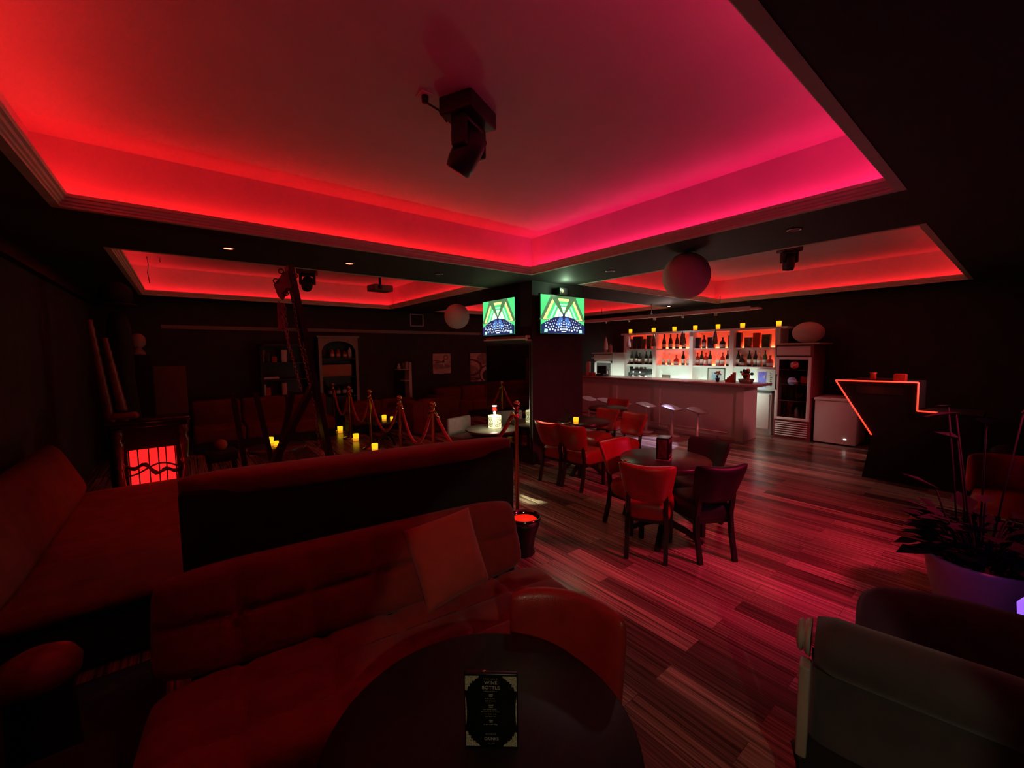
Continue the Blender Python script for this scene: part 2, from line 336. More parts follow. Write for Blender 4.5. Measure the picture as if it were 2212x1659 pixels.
# unseen wash lamps added behind the viewpoint to brighten floor and bar front
for (loc, tgt, col, e, ang, bl) in (((3.9, -.5, 2.66), (4.1, 2.3, 0), (1,.03,.12), 290, 82, .85), ((6.9, -.6, 2.66), (7.9, 3.7, .15), (1,.20,.23), 190, 56, .6), ((-.5, -1.2, 2.3), (1.15, .72, .6), (1,.80,.52), 30, 38, .15)):
    t = thing('added_wash_light', 'small black wash lamp added out of view on the ceiling beam behind the viewpoint', 'stage light', loc, 0, 'added wash lamps behind the viewpoint')
    Mw = (Vector(tgt)-Vector(loc)).to_track_quat('-Z','Y').to_matrix().to_4x4()
    MB().lathe([(.06,.02),(.06,.16),(.03,.2)], n=18, M=Mw).build('can', K['black_plastic'], t)
    MB().tube([(0,0,.12),(0,0,ZS-loc[2])], .012, 8).build('hanger', K['black_plastic'], t)
    spot(Vector(loc)+(Vector(tgt)-Vector(loc)).normalized()*.03, tgt, col, e, math.radians(ang), bl, .2 if loc[0] > 0 else .03)
def point(loc, col, e, r=.03, name='lamp_glow'):
    l = bpy.data.lights.new(name, 'POINT'); l.energy = e; l.color = col; l.shadow_soft_size = r
    o = bpy.data.objects.new(name, l); COL.objects.link(o); o.location = loc; return o
# ------------------------------------------------------------------ far wall
p0 = PY(350, 705, Y1); p1 = PY(1045, 720, Y1)
tag(MB().box(-.3, 6.9, 0, .05, -.02, .02).box(-.3, 6.9, .02, .05, -.05, -.02).build('wall_ledge', mat('dim_ledge_paint', (.35,.30,.27), .7, noise=.08), None, (0, Y1-.05, 2.29)), 'long pale picture ledge running along the far dark wall', 'ledge')
t = thing('air_vent', 'square pale framed air vent high on the far wall', 'vent', (*PY(900, 692, Y1)[:2], PY(900, 692, Y1).z)); t.location.y = Y1
m = MB()
for i in range(7): m.box(-.15, .15, -.012, -.004, -.13+.038*i, -.11+.038*i)
m.build('grille', K['wall'], t)
MB().box(-.19,.19,-.02,0,-.16,-.14).box(-.19,.19,-.02,0,.14,.16).box(-.19,-.165,-.02,0,-.14,.14).box(.165,.19,-.02,0,-.14,.14).build('frame', K['paper'], t)
def art(x0, y0, x1, y1, label, kind):
    a = PY(x0, y0, Y1-.03); b = PY(x1, y1, Y1-.03); w = b.x-a.x; h = a.z-b.z
    t = thing('canvas_print', label, 'picture', ((a.x+b.x)/2, Y1-.03, b.z))
    MB().box(-w/2, w/2, 0, .03, 0, h).build('canvas', K['art_pale'], t)
    m = MB()
    def blob(cx, cz, rx, rz, mi, r0=0, a0=0, a1=2*PI, d=.001):
        n = 24; vs = []; fs = []
        for i in range(n+1):
            a = a0+(a1-a0)*i/n
            for q in (r0, 1): vs.append((min(max(cx+rx*q*math.cos(a), -.5), .5)*w, -d, min(max(cz+rz*q*math.sin(a), 0), 1)*h))
        for i in range(n): fs.append((2*i, 2*i+1, 2*i+3, 2*i+2))
        m.add(vs, fs, mi)
    if kind == 1:
        blob(0,.35,.5,.12,1); blob(-.3,.4,.2,.18,1,d=.0015); blob(-.1,.58,.3,.03,0,d=.002); blob(.3,.56,.2,.015,0,d=.002); blob(.08,.6,.06,.08,0,d=.003); blob(.1,.45,.04,.1,3,d=.004); blob(.22,.8,.16,.14,1,.4,d=.002); blob(-.3,.65,.2,.02,2,d=.0025)
    else:
        blob(.15,.8,.35,.2,1); blob(-.5,.5,.55,.3,2,.8,d=.002); blob(-.55,.25,.5,.35,1,d=.0012); blob(.3,.25,.42,.33,2,.85,d=.003); blob(.35,.2,.3,.22,0,d=.004); blob(-.35,.1,.3,.05,2,.3,d=.005)
    m.build('picture_surface', [K['art_dark'], K['art_mid'], K['art_brown'], K['paper']], t)
K['art_pale'] = mat('art_pale', (.75,.58,.52), .8, noise=.2, nscale=6); K['art_dark'] = mat('art_dark', (.04,.03,.03), .8, noise=.2, nscale=6); K['art_mid'] = mat('art_mid', (.38,.28,.24), .8, noise=.3, nscale=8); K['art_brown'] = mat('art_brown', (.09,.06,.05), .8, noise=.2, nscale=8)
art(935, 764, 974, 806, 'square pale abstract canvas with a dark bar and drop, left open on the far wall', 1)
bpy.data.objects['canvas_print']['label'] = 'smaller square abstract canvas with a dark bar, on the far wall'
art(1016, 763, 1062, 822, 'larger abstract canvas with dark curved rings, partly behind the column', 2)
# cabinets on the far wall
def cabinet(x0, x1, z1, arched, label, shelves, mw, items):
    w = x1-x0; t = thing('display_cabinet', label, 'cabinet', ((x0+x1)/2, Y1-.36, 0)); d = .34
    MB().box(-w/2, -w/2+.05, 0, d, 0, z1).box(w/2-.05, w/2, 0, d, 0, z1).box(-w/2, w/2, d-.02, d, 0, z1).box(-w/2, w/2, 0, d, z1-.04, z1).build('carcass', mw, t)
    m = MB()
    for z in shelves: m.box(-w/2+.05, w/2-.05, 0, d-.02, z-.015, z+.015)
    m.build('shelf', K['dark_wood'], t)
    if arched:
        N = 14; r = w/2-.06; vs = []; fs = []; zz = z1-.30
        for i in range(N+1):
            x = -r+2*r*i/N; vs += [(x, -.012, zz+.22*math.sqrt(max(0, 1-(x/r)**2))), (x, -.012, z1)]
        for i in range(N): fs.append((2*i, 2*i+2, 2*i+3, 2*i+1))
        m = MB(); m.add(vs, fs); m.add([(x, y+.02, z) for x, y, z in vs], [tuple(reversed(f)) for f in fs])
        m.box(-w/2, -r, -.012, .01, .6, z1).box(r, w/2, -.012, .01, .6, z1).box(-w/2-.03, w/2+.03, -.03, .02, z1, z1+.04).build('arched_front', K['crown_green'], t)
    return t
K['crown_green'] = mat('pale_green_paint', (.30,.36,.28), .6, noise=.1, nscale=6)
pa = PY(692, 732, Y1-.36); pb = PY(772, 732, Y1-.36)
cab1 = cabinet(pa.x-.05, pb.x, 2.10, True, 'pale arched cabinet with a woven basket, behind the barrier posts', (.75, 1.2, 1.62), K['dark_wood'], None)
pc = PY(560, 745, Y1-.36); pd = PY(668, 745, Y1-.36)
cabinet(pc.x, pd.x, 1.95, False, 'dark open bookcase against the far wall behind the chained frame', (.85, 1.2, 1.55), K['dark_wood'], None)
cy = Y1-.36
a = PY(696, 776, cy-.0); b = PY(762, 803, cy)
t = thing('storage_basket', 'wide orange-brown woven box in the arched cabinet', 'basket', ((a.x+b.x)/2, cy+.06, 1.216))
w = (b.x-a.x)
MB().rbox(-w/2, w/2, 0, .2, 0, .27, .01).build('basket_body', mat('woven_basket', (.5,.27,.15), .8, noise=.25, nscale=40, vec=(3,1,1)), t)
def smallitem(name, label, cat, x, y, z, w, h, mt, grp=None, d=.06, lb=True):
    t = thing(name, label, cat, (x, y, z), 0, grp)
    MB().lathe([(w/2,0),(w/2,h*.72),(w/2*.45,h*.84),(w/2*.4,h)], n=14).build('jar_body', mt, t)
    if lb: MB().lathe([(w/2+.002,h*.2),(w/2+.002,h*.5)], n=14, cap=False).build('paper_label', K['label'], t)
    return t
def simple(name, label, cat, x0, x1, y0, y1, z0, z1, mt, r=.004, grp=None):
    cx_, cy_ = (x0+x1)/2, (y0+y1)/2
    o = MB().rbox(x0-cx_, x1-cx_, y0-cy_, y1-cy_, 0, z1-z0, r, 2).build(name, mt, None, (cx_, cy_, z0)); return tag(o, label, cat, grp)
for i, xp in enumerate((718, 731, 745, 756)):
    q = PY(xp, 772, cy+.12); smallitem('storage_jar', 'jar %s on the upper shelf of the arched cabinet' % ('standing farthest from the pale edge post', 'standing second from the tall white tin', 'just beside the tall white tin', 'in tall plain white')[i], 'jar', q.x, cy+.12, 1.636, .09, (.2,.2,.17,.24)[i], K['paper'] if i == 3 else K['box_red'], None)
for i, xp in enumerate((714, 730, 744, 757)):
    q = PY(xp, 830, cy+.12); smallitem('storage_jar', 'dark jar %s under the woven box' % ('with a pink lid', 'second along from the pink-lidded one', 'third along from the pink-lidded one', 'nearest the cabinet side')[i], 'jar', q.x, cy+.12, .766, .10, .26, K['bottle_dark'], None)
for i, (xp, mt, hh) in enumerate(((567,K['box_photo'],.26), (577,K['dark_wood'],.2), (592,K['box_red'],.12), (614,K['paper'],.26))):
    q = PY(xp, 770, cy+.1); simple('book', ('tall patterned book', 'short dark book', 'low red book', 'tall pale narrow book')[i]+' on the top shelf of the dark bookcase', 'book', q.x-.05, q.x+.05, cy+.08, cy+.24, 1.566, 1.566+hh, mt)
for i, (xp, mt, hh) in enumerate(((570,K['paper'],.24), (576,K['box_red'],.18), (615,K['paper'],.26))):
    q = PY(xp, 840, cy+.1); simple('book', ('pale narrow binder', 'red short binder', 'tall faded binder')[i]+' on the bottom shelf of the dark bookcase', 'book', q.x-.045+.03*(i == 1), q.x+.045+.03*(i == 1), cy+.08, cy+.24, .866, .866+hh, mt)
q = PY(582, 804, cy+.1); simple('magazine_stack', 'flat pale magazines lying on the middle shelf of the dark bookcase', 'magazines', q.x-.17, q.x+.17, cy+.06, cy+.26, 1.216, 1.26, K['paper'])
# white wall unit near the far corner
a = PY(860, 785, Y1-.3); b = PY(889, 852, Y1-.3)
t = thing('corner_shelf', 'slim pale shelf tower holding clutter in front of the far wall', 'shelf', ((a.x+b.x)/2, Y1-.35, 0)); w = b.x-a.x; zt = a.z
MB().box(w/2-.07, w/2, 0, .3, 0, zt+.02).build('side_panel', K['white_wood'], t)
MB().box(-w/2, w/2, 0, .3, zt-.17, zt-.15).build('shelf', K['white_wood'], t)
MB().box(-.02, w/2-.07, 0, .3, zt-.46, zt-.43).build('shelf', K['white_wood'], t)
MB().box(-w/2, w/2-.07, .28, .3, 0, zt-.17).build('back_panel', K['black_matt'], t)
for i, (dx, hh, mt) in enumerate(((-.12,.14,K['paper']), (.0,.17,K['box_photo']), (.1,.19,K['paper']))):
    tag(MB().lathe([(.04,0),(.045,hh*.5),(.02,hh*.8),(.03,hh)], n=12).build('ornament', mt, None, (t.location.x+dx, Y1-.22, zt-.15)), ('small pale ornament', 'patterned middle ornament', 'tall pale ornament')[i]+' on top of the slim shelf tower', 'ornament')
# ------------------------------------------------------------------ sofas
def tuft(nx, nz, depth=.22, wd=.035):
    def f(u, v):
        s_ = 0
        for i in range(1, nx): s_ = max(s_, math.exp(-((u-i/nx)/wd*1.6)**2))
        for j in range(1, nz): s_ = max(s_, math.exp(-((v-j/nz)/(wd*1.6))**2))
        return 1-depth*s_
    return f
def tufted_sofa(loc, rz, L, label, seat_d=.62, seat_z=.43, back_h=.42, nx=6, mt=None, back_t=.085, rec=.16, grp=None):
    """click-clack sofa: local +x along length, back towards +y, front towards -y; origin at back right foot"""
    mt = mt or K['red_fabric']; t = thing('tufted_sofa', label, 'sofa', loc, rz, grp)
    def Ps(u, v): return ((-L+L*u, -.12-seat_d*(1-v), seat_z-.08), (0, 0, 1))
    MB().pad(lambda u, v: ((-L+(L+.10)*u, -.12-seat_d*(1-v), seat_z-.08), (0, 0, 1)), .085, nx*16, 40, p=10, dent=tuft(nx, 3, .30, .022), rc=(.02,.06)).build('seat_cushion', mt, t)
    def Pb(u, v): return ((-L+L*u, -.12+rec*v, seat_z-.04+back_h*v), (0, -math.cos(.3), math.sin(.3)))
    MB().pad(Pb, back_t, nx*16, 30, p=8, dent=tuft(nx, 2, .32, .022), rc=(.035,.16)).build('backrest', mt, t)
    MB().box(-L+.06, -.06, -.12-seat_d+.06, -.14, .16, seat_z-.12).build('frame', K['black_cloth'], t)
    for x in (-L+.12, -.12):
        for y in (-.12-seat_d+.1, -.18): MB().lathe([(.02,0),(.028,.17)], (x, y, 0), 10).build('leg', K['steel'], t)
    return t
# front sofa
SR = -math.radians(6.5)
sofa = tufted_sofa((1.62, 2.04, 0), SR, 1.80, 'red tufted sofa beside the round table with the menu, cushion on it', seat_d=.62)
# upholstered partition (high-back bench seen from behind)
PR = -math.radians(9.5)
t = thing('high_back_bench', 'tall bench seen from behind, black back with rolled red top edge', 'bench', (1.71, 2.12, 0), PR)
Lb = 1.80
MB().rbox(-Lb, 0, .02, .16, .02, 1.10, .02).build('back_panel', K['black_cloth'], t)
MB().pad(lambda u, v: ((-Lb-.01+(Lb+.03)*u, .105, 1.08+.13*v-.04), (0, -1, 0)), .105, 60, 14, p=4, rc=(.02,.3), rp=14).build('rolled_top', K['red_fabric'], t)
MB().pad(lambda u, v: ((-Lb+Lb*u, .18+.46*v, .40), (0, 0, 1)), .08, 50, 20, p=8).build('seat_cushion', K['red_fabric'], t)
MB().pad(lambda u, v: ((-Lb+Lb*u, .18, .44+.60*v), (0, 1, 0)), .05, 50, 20, p=8).build('backrest', K['red_fabric'], t)
MB().box(-Lb+.04, -.04, .18, .6, .03, .34).build('frame', K['black_cloth'], t)
# loose cushion
def quadpad(c, T, name, mt, parent=None, loc=None, **kw):
    c = [Vector(p) for p in c]; nrm = (c[1]-c[0]).cross(c[3]-c[0]).normalized(); o = sum(c, Vector())/4
    def P(u, v):
        # slightly concave sides
        uu = u; vv = v; k = .035
        q = (c[0]*(1-uu)+c[1]*uu)*(1-vv)+(c[3]*(1-uu)+c[2]*uu)*vv
        q = q+(o-q)*k*(4*(u*(1-u)) if abs(v-.5) > .25 else 0)*abs(2*v-1)**3+(o-q)*k*(4*v*(1-v))*abs(2*u-1)**3
        return q-o, nrm
    return MB().pad(P, T, 20, 20, p=2.2, **kw).build(name, mt, parent, o)
K['cushion'] = mat('rust_red_cushion', (.50,.07,.045), .85, noise=.1, nscale=10, bump=.5, bscale=330, sheen=.2)
cs = [PY(868, 1147, 1.93), PY(1012, 1095, 1.84), PY(1058, 1252, 1.60), PY(926, 1326, 1.62)]
tag(quadpad(cs, .075, 'throw_cushion', K['cushion']), 'square rust red cushion leaning on the tufted sofa backrest', 'cushion')
# left sofa against the left wall
K['side_fabric'] = mat('brown_red_fabric', (.2,.035,.02), .9, noise=.15, nscale=7, bump=.4, bscale=240)
t = thing('corner_sofa', 'dark red low sofa along the side wall next to the carved cabinet', 'sofa', (-1.15, 3.1, 0))
def seamed(n): return tuft(n, 1, .12, .02)
MB().pad(lambda u, v: ((.22+1.0*v, 2.62*u, .37), (0, 0, 1)), .085, 90, 24, p=9, dent=lambda u, v: 1-.10*abs(math.sin(u*19*PI))**.35*0-.10*max(0, 1-abs(math.sin(u*8*PI))*4)).build('seat_cushion', K['side_fabric'], t)
MB().pad(lambda u, v: ((.30-.20*v, 2.62*u, .42+.50*v), (math.cos(.35), 0, math.sin(.35))), .12, 60, 18, p=6).build('backrest', K['side_fabric'], t)
MB().box(.1, 1.16, .05, 2.58, .04, .32).build('frame', K['black_cloth'], t)
# round padded stool, near bottom-left
q = PZ(80, 1440, .60)
t = thing('pouffe', 'small round padded stool in the dark beside the sofa end', 'stool', (q.x, q.y, 0))
MB().lathe([(1e-6,.655),(.06,.65),(.10,.628),(.12,.59),(.115,.55),(.09,.53)], n=28, cap=False).build('seat', mat('brown_leather', (.22,.05,.02), .35, noise=.2, nscale=9), t)
MB().lathe([(.13,.0),(.14,.05),(.10,.2),(.09,.5),(.10,.54)], n=24).build('base', K['black_matt'], t)
tag(MB().rbox(-.36, .36, -1.2, 1.2, 0, .012, .004, 1).build('dark_sheet', K['black_cloth'], None, (-.53, 1.85, 0)), 'black sheet added to darken the floor between the side sofa and the tufted sofa end', 'dark_sheet')  # thin dark sheet added to blacken the floor here
t = thing('dark_block', 'black low block added to darken the spot between the padded stool and the sofa end', 'dark_block', (-.46, 1.6, 0))  # block added only to fill the dark area by the sofa end
MB().rbox(-.2, .2, -.62, .42, .05, .40, .04).build('body', K['black_cloth'], t); MB().box(-.17,.17,-.58,.38,0,.06).build('plinth', K['black_matt'], t)
# far sofas
def block_sofa(loc, rz, L, D, label, n, hb=.62, arm=True, grp=None, mt=None):
    mt = mt or K['dark_red_fabric']; t = thing('block_sofa', label, 'sofa', loc, rz, grp); w = L/n
    for i in range(n):
        MB().rbox(i*w+.004, (i+1)*w-.004, .0, D-.2, .18, .44, .05, 4).build('seat_cushion', mt, t)
        MB().rbox(i*w+.004, (i+1)*w-.004, D-.28, D, .30, hb+.22, .07, 4).build('back_cushion', mt, t)
    if arm:
        for x in (-.2, L): MB().rbox(x, x+.2, 0, D, .1, .62, .05, 4).build('armrest', mt, t)
    MB().box(0, L, .04, D-.03, .03, .2).build('frame', K['black_cloth'], t)
    return t
block_sofa((.05, 8.9, 0), 0, 2.35, .9, 'long dark red sofa under the dark bookcase', 3, hb=.66, arm=False)
t = thing('block_sofa', 'red sofa seen from behind, between the barrier posts and the column', 'sofa', (3.72, 8.0, 0))
MB().rbox(.2, 1.14, .0, .26, 0, .74, .06, 4).build('backrest', K['dark_red_fabric'], t)
MB().rbox(.0, .24, .0, .95, 0, .70, .06, 4).build('armrest', K['dark_red_fabric'], t)
MB().rbox(1.14, 1.38, .0, .95, 0, .62, .06, 4).build('armrest', K['dark_red_fabric'], t)
MB().rbox(.24, 1.14, .26, .95, .1, .44, .05, 4).build('seat_cushion', K['dark_red_fabric'], t)
block_sofa((5.2, 9.2, 0), 0, 2.4, .85, 'red sofa against the far wall below the abstract canvases', 3, hb=.58)
t = block_sofa((2.75, 9.2, 0), 0, 1.7, .85, 'low red sofa below the arched cabinet', 2, hb=.42, arm=False); t.location.y = 8.9
# ------------------------------------------------------------------ dining chairs
def make_chair(label, mt):
    t = thing('dining_chair', label, 'chair')
    def Ps(u, v):
        w = .43-.05*v; return ((-(w/2)+w*u, .20-.42*v, .425), (0, 0, 1))
    MB().pad(lambda u, v: ((-.225+.45*u-(u-.5)*.09*v, .23-.45*v, .395), (0, 0, 1)), .09, 24, 24, p=9, rc=(.07,.07), rp=5).build('seat', mt, t)
    def Pb(u, v):
        w = .36+.11*v; x = (u-.5)*w; curve = .055*(1-(2*u-1)**2)
        return (x, -.19-.12*v-curve, .50+.325*v+.022*(2*u-1)**2*v), Vector((.18*(2*u-1), 1, .3)).normalized()
    MB().pad(Pb, .042, 26, 24, p=6, rc=(.05,.09), rp=7).build('backrest', mt, t)
    for sx in (-1, 1):
        MB().beam((sx*.165, .175, 0), (sx*.165, .175, .36), .034, .034).build('leg', K['dark_wood'], t)
        m = MB(); p = [(sx*.155, -.285, 0), (sx*.155, -.235, .2), (sx*.15, -.215, .38), (sx*.148, -.245, .56)]
        for i in range(3): m.beam(p[i], Vector(p[i+1])+(Vector(p[i+1])-Vector(p[i]))*.04, .036, .032)
        m.build('leg', K['dark_wood'], t)
    MB().box(-.17, .17, -.20, .19, .30, .345).build('seat_frame', K['dark_wood'], t)
    return t
def place(proto, x, y, dx, dy, label, first=False):
    rz = math.atan2(dy, dx)-PI/2   # local +y is the facing direction
    if first: proto.location = (x, y, 0); proto.rotation_euler.z = rz; proto['label'] = label; return proto
    return dup(proto, (x, y, 0), rz, label)
red = make_chair('x', K['red_leather']); drk = make_chair('x', K['dark_leather'])
drk.name = 'dining_chair'
place(red, 3.15, 2.03, .87, .48, 'red leather chair with its back to us at the menu stand table', True)
place(drk, 3.48, 1.75, .50, .86, 'dark leather chair with its back to us at the round table', True)
place(red, 3.42, 2.33, -.06, -1, 'red leather chair tucked sideways at the round table, toward the mirror column')
place(drk, 3.86, 2.02, -1, .08, 'dark leather chair at the far side of the round table, facing us')
place(red, 3.98, 3.92, 1, .12, 'red leather chair standing right by the foot of the column')
place(red, 4.02, 3.54, 1, .08, 'red leather chair second out from the column, back to us')
place(red, 4.86, 3.60, -1, .06, 'red leather chair facing us across the candle table')
place(red, 4.92, 4.12, -1, .0, 'red leather chair half hidden behind the candle table, against the column')
place(red, 6.1, 4.75, -1, -.2, 'red leather chair at the table close to the bar stools')
def pedestal_table(x, y, r, h, label, legs=4, square=False, name='round_table', rz=.4):
    t = thing(name, label, 'table', (x, y, 0), rz)
    if square: MB().rbox(-r, r, -r, r, h-.035, h, .006, 2).build('tabletop', K['table_top'], t)
    else: MB().lathe([(r-.012,h-.05),(r,h-.044),(r,h-.006),(r-.006,h)], n=56).build('tabletop', [K['table_top']], t)
    MB().lathe([(.05,.06),(.035,.12),(.032,h-.12),(.09,h-.05)], n=18).build('pedestal', K['dark_wood'], t)
    for k in range(legs):
        a = 2*PI*k/legs; m = MB(); d = Vector((math.cos(a), math.sin(a), 0))
        m.beam(d*.02+Vector((0,0,.16)), d*.2+Vector((0,0,.09)), .045, .045); m.beam(d*.19+Vector((0,0,.095)), d*min(.34, r-.04)+Vector((0,0,.0)), .045, .04)
        m.build('foot', K['dark_wood'], t)
    return t
pedestal_table(3.44, 2.06, .40, .75, 'dark round table with a black menu stand, four chairs around it')
pedestal_table(4.46, 3.96, .37, .75, 'dark round table by the column with a yellow candle on it', rz=.2)
pedestal_table(5.70, 4.50, .33, .77, 'small dark round table partly hidden behind the column', rz=.1)
# near table
nt_ = pedestal_table(.55, .83, .405, .75, 'near black round table with a framed drinks menu standing on it', rz=.5)
for c in nt_.children:
    if c.name.startswith('tabletop'): c.data.materials[0] = K['black_top']
# menu on near table
K['menu_black'] = mat('menu_black', (.004,.004,.004), .35); K['menu_gold'] = mat('menu_gold_ink', (.30,.27,.16), .5, noise=.4, nscale=180, )
K['menu_orn'] = mat('menu_lace_ornament', (.42,.38,.24), .5, noise=.6, nscale=260)
K['menu_txt'] = mat('menu_text', (.5,.45,.35), .5)
def text_mesh(body, size, parent, loc, rot, mt, name='lettering', ext=.0003, align='CENTER'):
    c = bpy.data.curves.new(name, 'FONT'); c.body = body; c.size = size; c.extrude = ext; c.align_x = align; c.align_y = 'CENTER'
    o = bpy.data.objects.new(name, c); COL.objects.link(o)
    me = bpy.data.meshes.new_from_object(o); bpy.data.objects.remove(o); me.materials.clear(); me.materials.append(mt)
    o = bpy.data.objects.new(name, me); COL.objects.link(o); o.parent = parent; o.location = loc; o.rotation_euler = rot; return o
q = PZ(1062, 1616, .75)
t = thing('menu_card', 'standing black drinks menu with pale lace corners on the near table', 'menu', (q.x, q.y, .75), -math.atan2(.62, .78)-.04)
mw, mh = .135, .20
MB().rbox(-mw/2, mw/2, 0, .012, 0, mh, .004, 2).build('holder', K['menu_black'], t)
MB().rbox(-mw/2, mw/2, 0, .05, 0, .006, .002, 2).build('foot', K['menu_black'], t)
for sx in (-1, 1):
    for (z0, sz) in ((.006, 1), (mh-.006, -1)):
        L1 = .036; N = 10; vs = [(sx*(mw/2-.003), -.0006, z0)]
        for i in range(N+1):
            a = PI/2*i/N; rr = L1*(1-.38*math.sin(2*a))*(1+.10*math.sin(i*2.9)); vs.append((sx*(mw/2-.003-rr*math.cos(a)), -.0006, z0+sz*rr*math.sin(a)*1.15))
        MB().add(vs, [tuple(range(len(vs)))]).build('lace_corner', K['menu_orn'], t)
    MB().add([(sx*(mw/2-.003), -.0006, .06), (sx*(mw/2-.0055), -.0006, .075), (sx*(mw/2-.0065), -.0006, .1), (sx*(mw/2-.0055), -.0006, .125), (sx*(mw/2-.003), -.0006, .14)], [(0,1,2,3,4)]).build('side_ornament', K['menu_orn'], t)
R90 = (PI/2, 0, 0)
text_mesh('WINE', .0125, t, (0, -.0008, .176), R90, K['menu_txt']); text_mesh('BOTTLE', .0125, t, (0, -.0008, .163), R90, K['menu_txt']); text_mesh('DRINKS', .0105, t, (0, -.0008, .026), R90, K['menu_txt'])
m = MB()
def dash(z, w, h=.0016): m.box(-w/2, w/2, -.0009, -.0003, z, z+h)
for z, w in ((.186,.036),(.153,.038),(.143,.010),(.139,.008),(.133,.03),(.127,.028),(.115,.012),(.110,.010),(.104,.04),(.098,.052),(.092,.034),(.086,.03),(.074,.010),(.070,.008),(.064,.038),(.038,.03),(.014,.018)):
    if w < .013: dash(z, w, .003)
    else:
        k = int(w/.0045)
        for i in range(k): m.box(-w/2+i*.0045, -w/2+i*.0045+(.0032 if (i*7+int(z*1000)) % 3 else .0022), -.0009, -.0003, z, z+.0013)
m.build('small_print', K['menu_gold'], t)['kind'] = 'stuff'
MB().sphere((-.017, .006, mh+.001), .004, 10, 8, sc=(1.6,1,.6)).build('clip', mat('polished_clip', (1,.85,.5), .05, metal=1, noise=.02), t)
# black menu stand on mid table
q = PZ(1434, 991, .75)
t = thing('menu_stand', 'black four-sided menu stand with a pale bottom edge on the chair-ringed table', 'menu', (q.x, q.y, .75), .35)
MB().rbox(-.078, .078, -.055, .055, .008, .205, .004, 2).build('body', K['black_plastic'], t)
MB().box(-.083, .083, -.06, .06, 0, .008).build('base_edge', K['pale_wood'], t)
MB().box(-.06, .06, -.0565, -.055, .16, .19).box(-.055, .055, -.0565, -.055, .03, .05).build('printed_panel', K['box_photo'], t)
MB().box(-.080, -.078, -.04, .04, .02, .19).build('side_print', K['box_photo'], t)
q = PZ(1352, 994, .75); tag(MB().box(-.025, .025, -.012, .012, 0, .004).build('table_card', K['box_red'], None, (q.x, q.y, .75), -.5), 'tiny pinkish card lying near the rim of the chair-ringed table', 'card')
# candles
def make_candle(label, h=.075, r=.032, name='led_candle'):
    t = thing(name, label, 'candle')
    MB().lathe([(r*.92,0),(r*.94,h*.35)], n=20).build('wax_base', K['candle_low'], t)
    MB().lathe([(r*.94,h*.35),(r,h*.95),(r*.96,h),(r*.8,h*.985),(r*.75,h*.8),(.001,h*.78)], n=20, cap=False).build('wax_body', K['candle'], t)
    MB().lathe([(.003,h*.78),(.0035,h*1.0),(.0005,h*1.08)], n=8).build('flame_tip', K['candle'], t)
    return t
cand = make_candle('x')
def candle(loc, label, s=1, first=False):
    if first: cand.location = loc; cand['label'] = label; cand.scale = (s, s, s); return cand
    c = dup(cand, loc, 0, label); c.scale = (s, s, s); return c
q = PZ(1244, 915, .75); candle((q.x, q.y, .75), 'yellow candle on the round table by the column', 1.15, True)
t = thing('menu_stand', 'small black card stand beside the yellow candle on the column table', 'menu', (q.x-.05, q.y+.12, .75), .3)
MB().box(-.05, .05, -.01, .01, .006, .21).build('body', K['black_plastic'], t)
MB().box(-.055, .055, -.03, .03, 0, .006).build('base_edge', K['pale_wood'], t)
for i, (xp, yp) in enumerate(((735,934), (769,951), (810,974))):
    q = PZ(xp, yp, 0); candle((q.x, q.y, 0), 'yellow floor candle by the %s barrier post' % ('foot of the most distant', 'foot of the second most distant', 'foot of the third most distant')[i], 1.75)
q = PZ(820, 893, .46)
pedestal_table(3.03, 7.72, .38, .46, 'square low coffee table with two candles between the posts', square=True, name='coffee_table', rz=0)
candle((2.93, 7.62, .46), 'taller yellow candle on the square coffee table', 1.35); c_ = candle((3.05, 7.55, .46), 'shorter yellow candle on the square coffee table', .9)
smallitem('dark_vase', 'small dark jar behind the candles on the square coffee table', 'jar', 2.93, 7.85, .46, .12, .13, K['black_plastic'], None, lb=False)
q = PZ(592, 966, .45)
pedestal_table(q.x+.05, q.y+.05, .36, .45, 'low round table near the side wall with two candles', name='coffee_table', rz=0)
q = PZ(583, 963, .45); candle((q.x, q.y, .45), 'taller yellow candle on the low round table near the side wall', 1.6)
q = PZ(597, 965, .45); candle((q.x, q.y, .45), 'shorter yellow candle on the low round table near the side wall', 1.05)
q = PZ(478, 972, .44)
t = thing('footstool', 'small dark stool carrying a pale ball near the carved cabinet', 'stool', (q.x, q.y, 0))
MB().rbox(-.18, .18, -.18, .18, .3, .44, .04).build('seat', K['black_cloth'], t)
for sx in (-1, 1):
    for sy in (-1, 1): MB().box(sx*.14-.02, sx*.14+.02, sy*.14-.02, sy*.14+.02, 0, .31).build('leg', K['dark_wood'], t)
tag(MB().sphere((0,0,.075), .075, 20, 12).build('ball', K['cushion'], None, (q.x, q.y, .44)), 'small reddish ball on the dark stool near the carved cabinet', 'ball')
# ------------------------------------------------------------------ stanchions and ropes
def make_post(label, h=1.08):
    t = thing('barrier_post', label, 'barrier post')
    MB().lathe([(.15,0),(.155,.012),(.13,.03),(.05,.045),(.03,.06)], n=32).build('base', K['brass'], t)
    MB().lathe([(.024,.05),(.024,h-.16),(.034,h-.155),(.036,h-.14)], n=16).build('pole', K['brass'], t)
    MB().lathe([(.036,0),(.05,.004),(.05,.012),(.028,.02),(.024,.045),(.03,.055)], (0,0,h-.14), 20).build('collar', K['brass'], t)
    MB().lathe([(.018,.0),(.022,.02),(.045,.045),(.05,.06),(.042,.08),(.022,.095),(.001,.1)], (0,0,h-.095), 20).build('finial', K['brass'], t)
    return t
post = make_post('x'); PY_ = [9.75, 8.62, 7.42, 6.1, 5.0]; pts = []
names = ('most distant', 'second most distant', 'third, with a candle on the floor beside it,', 'fourth, standing beyond the sofa back,', 'fifth, short of the column mirror,')
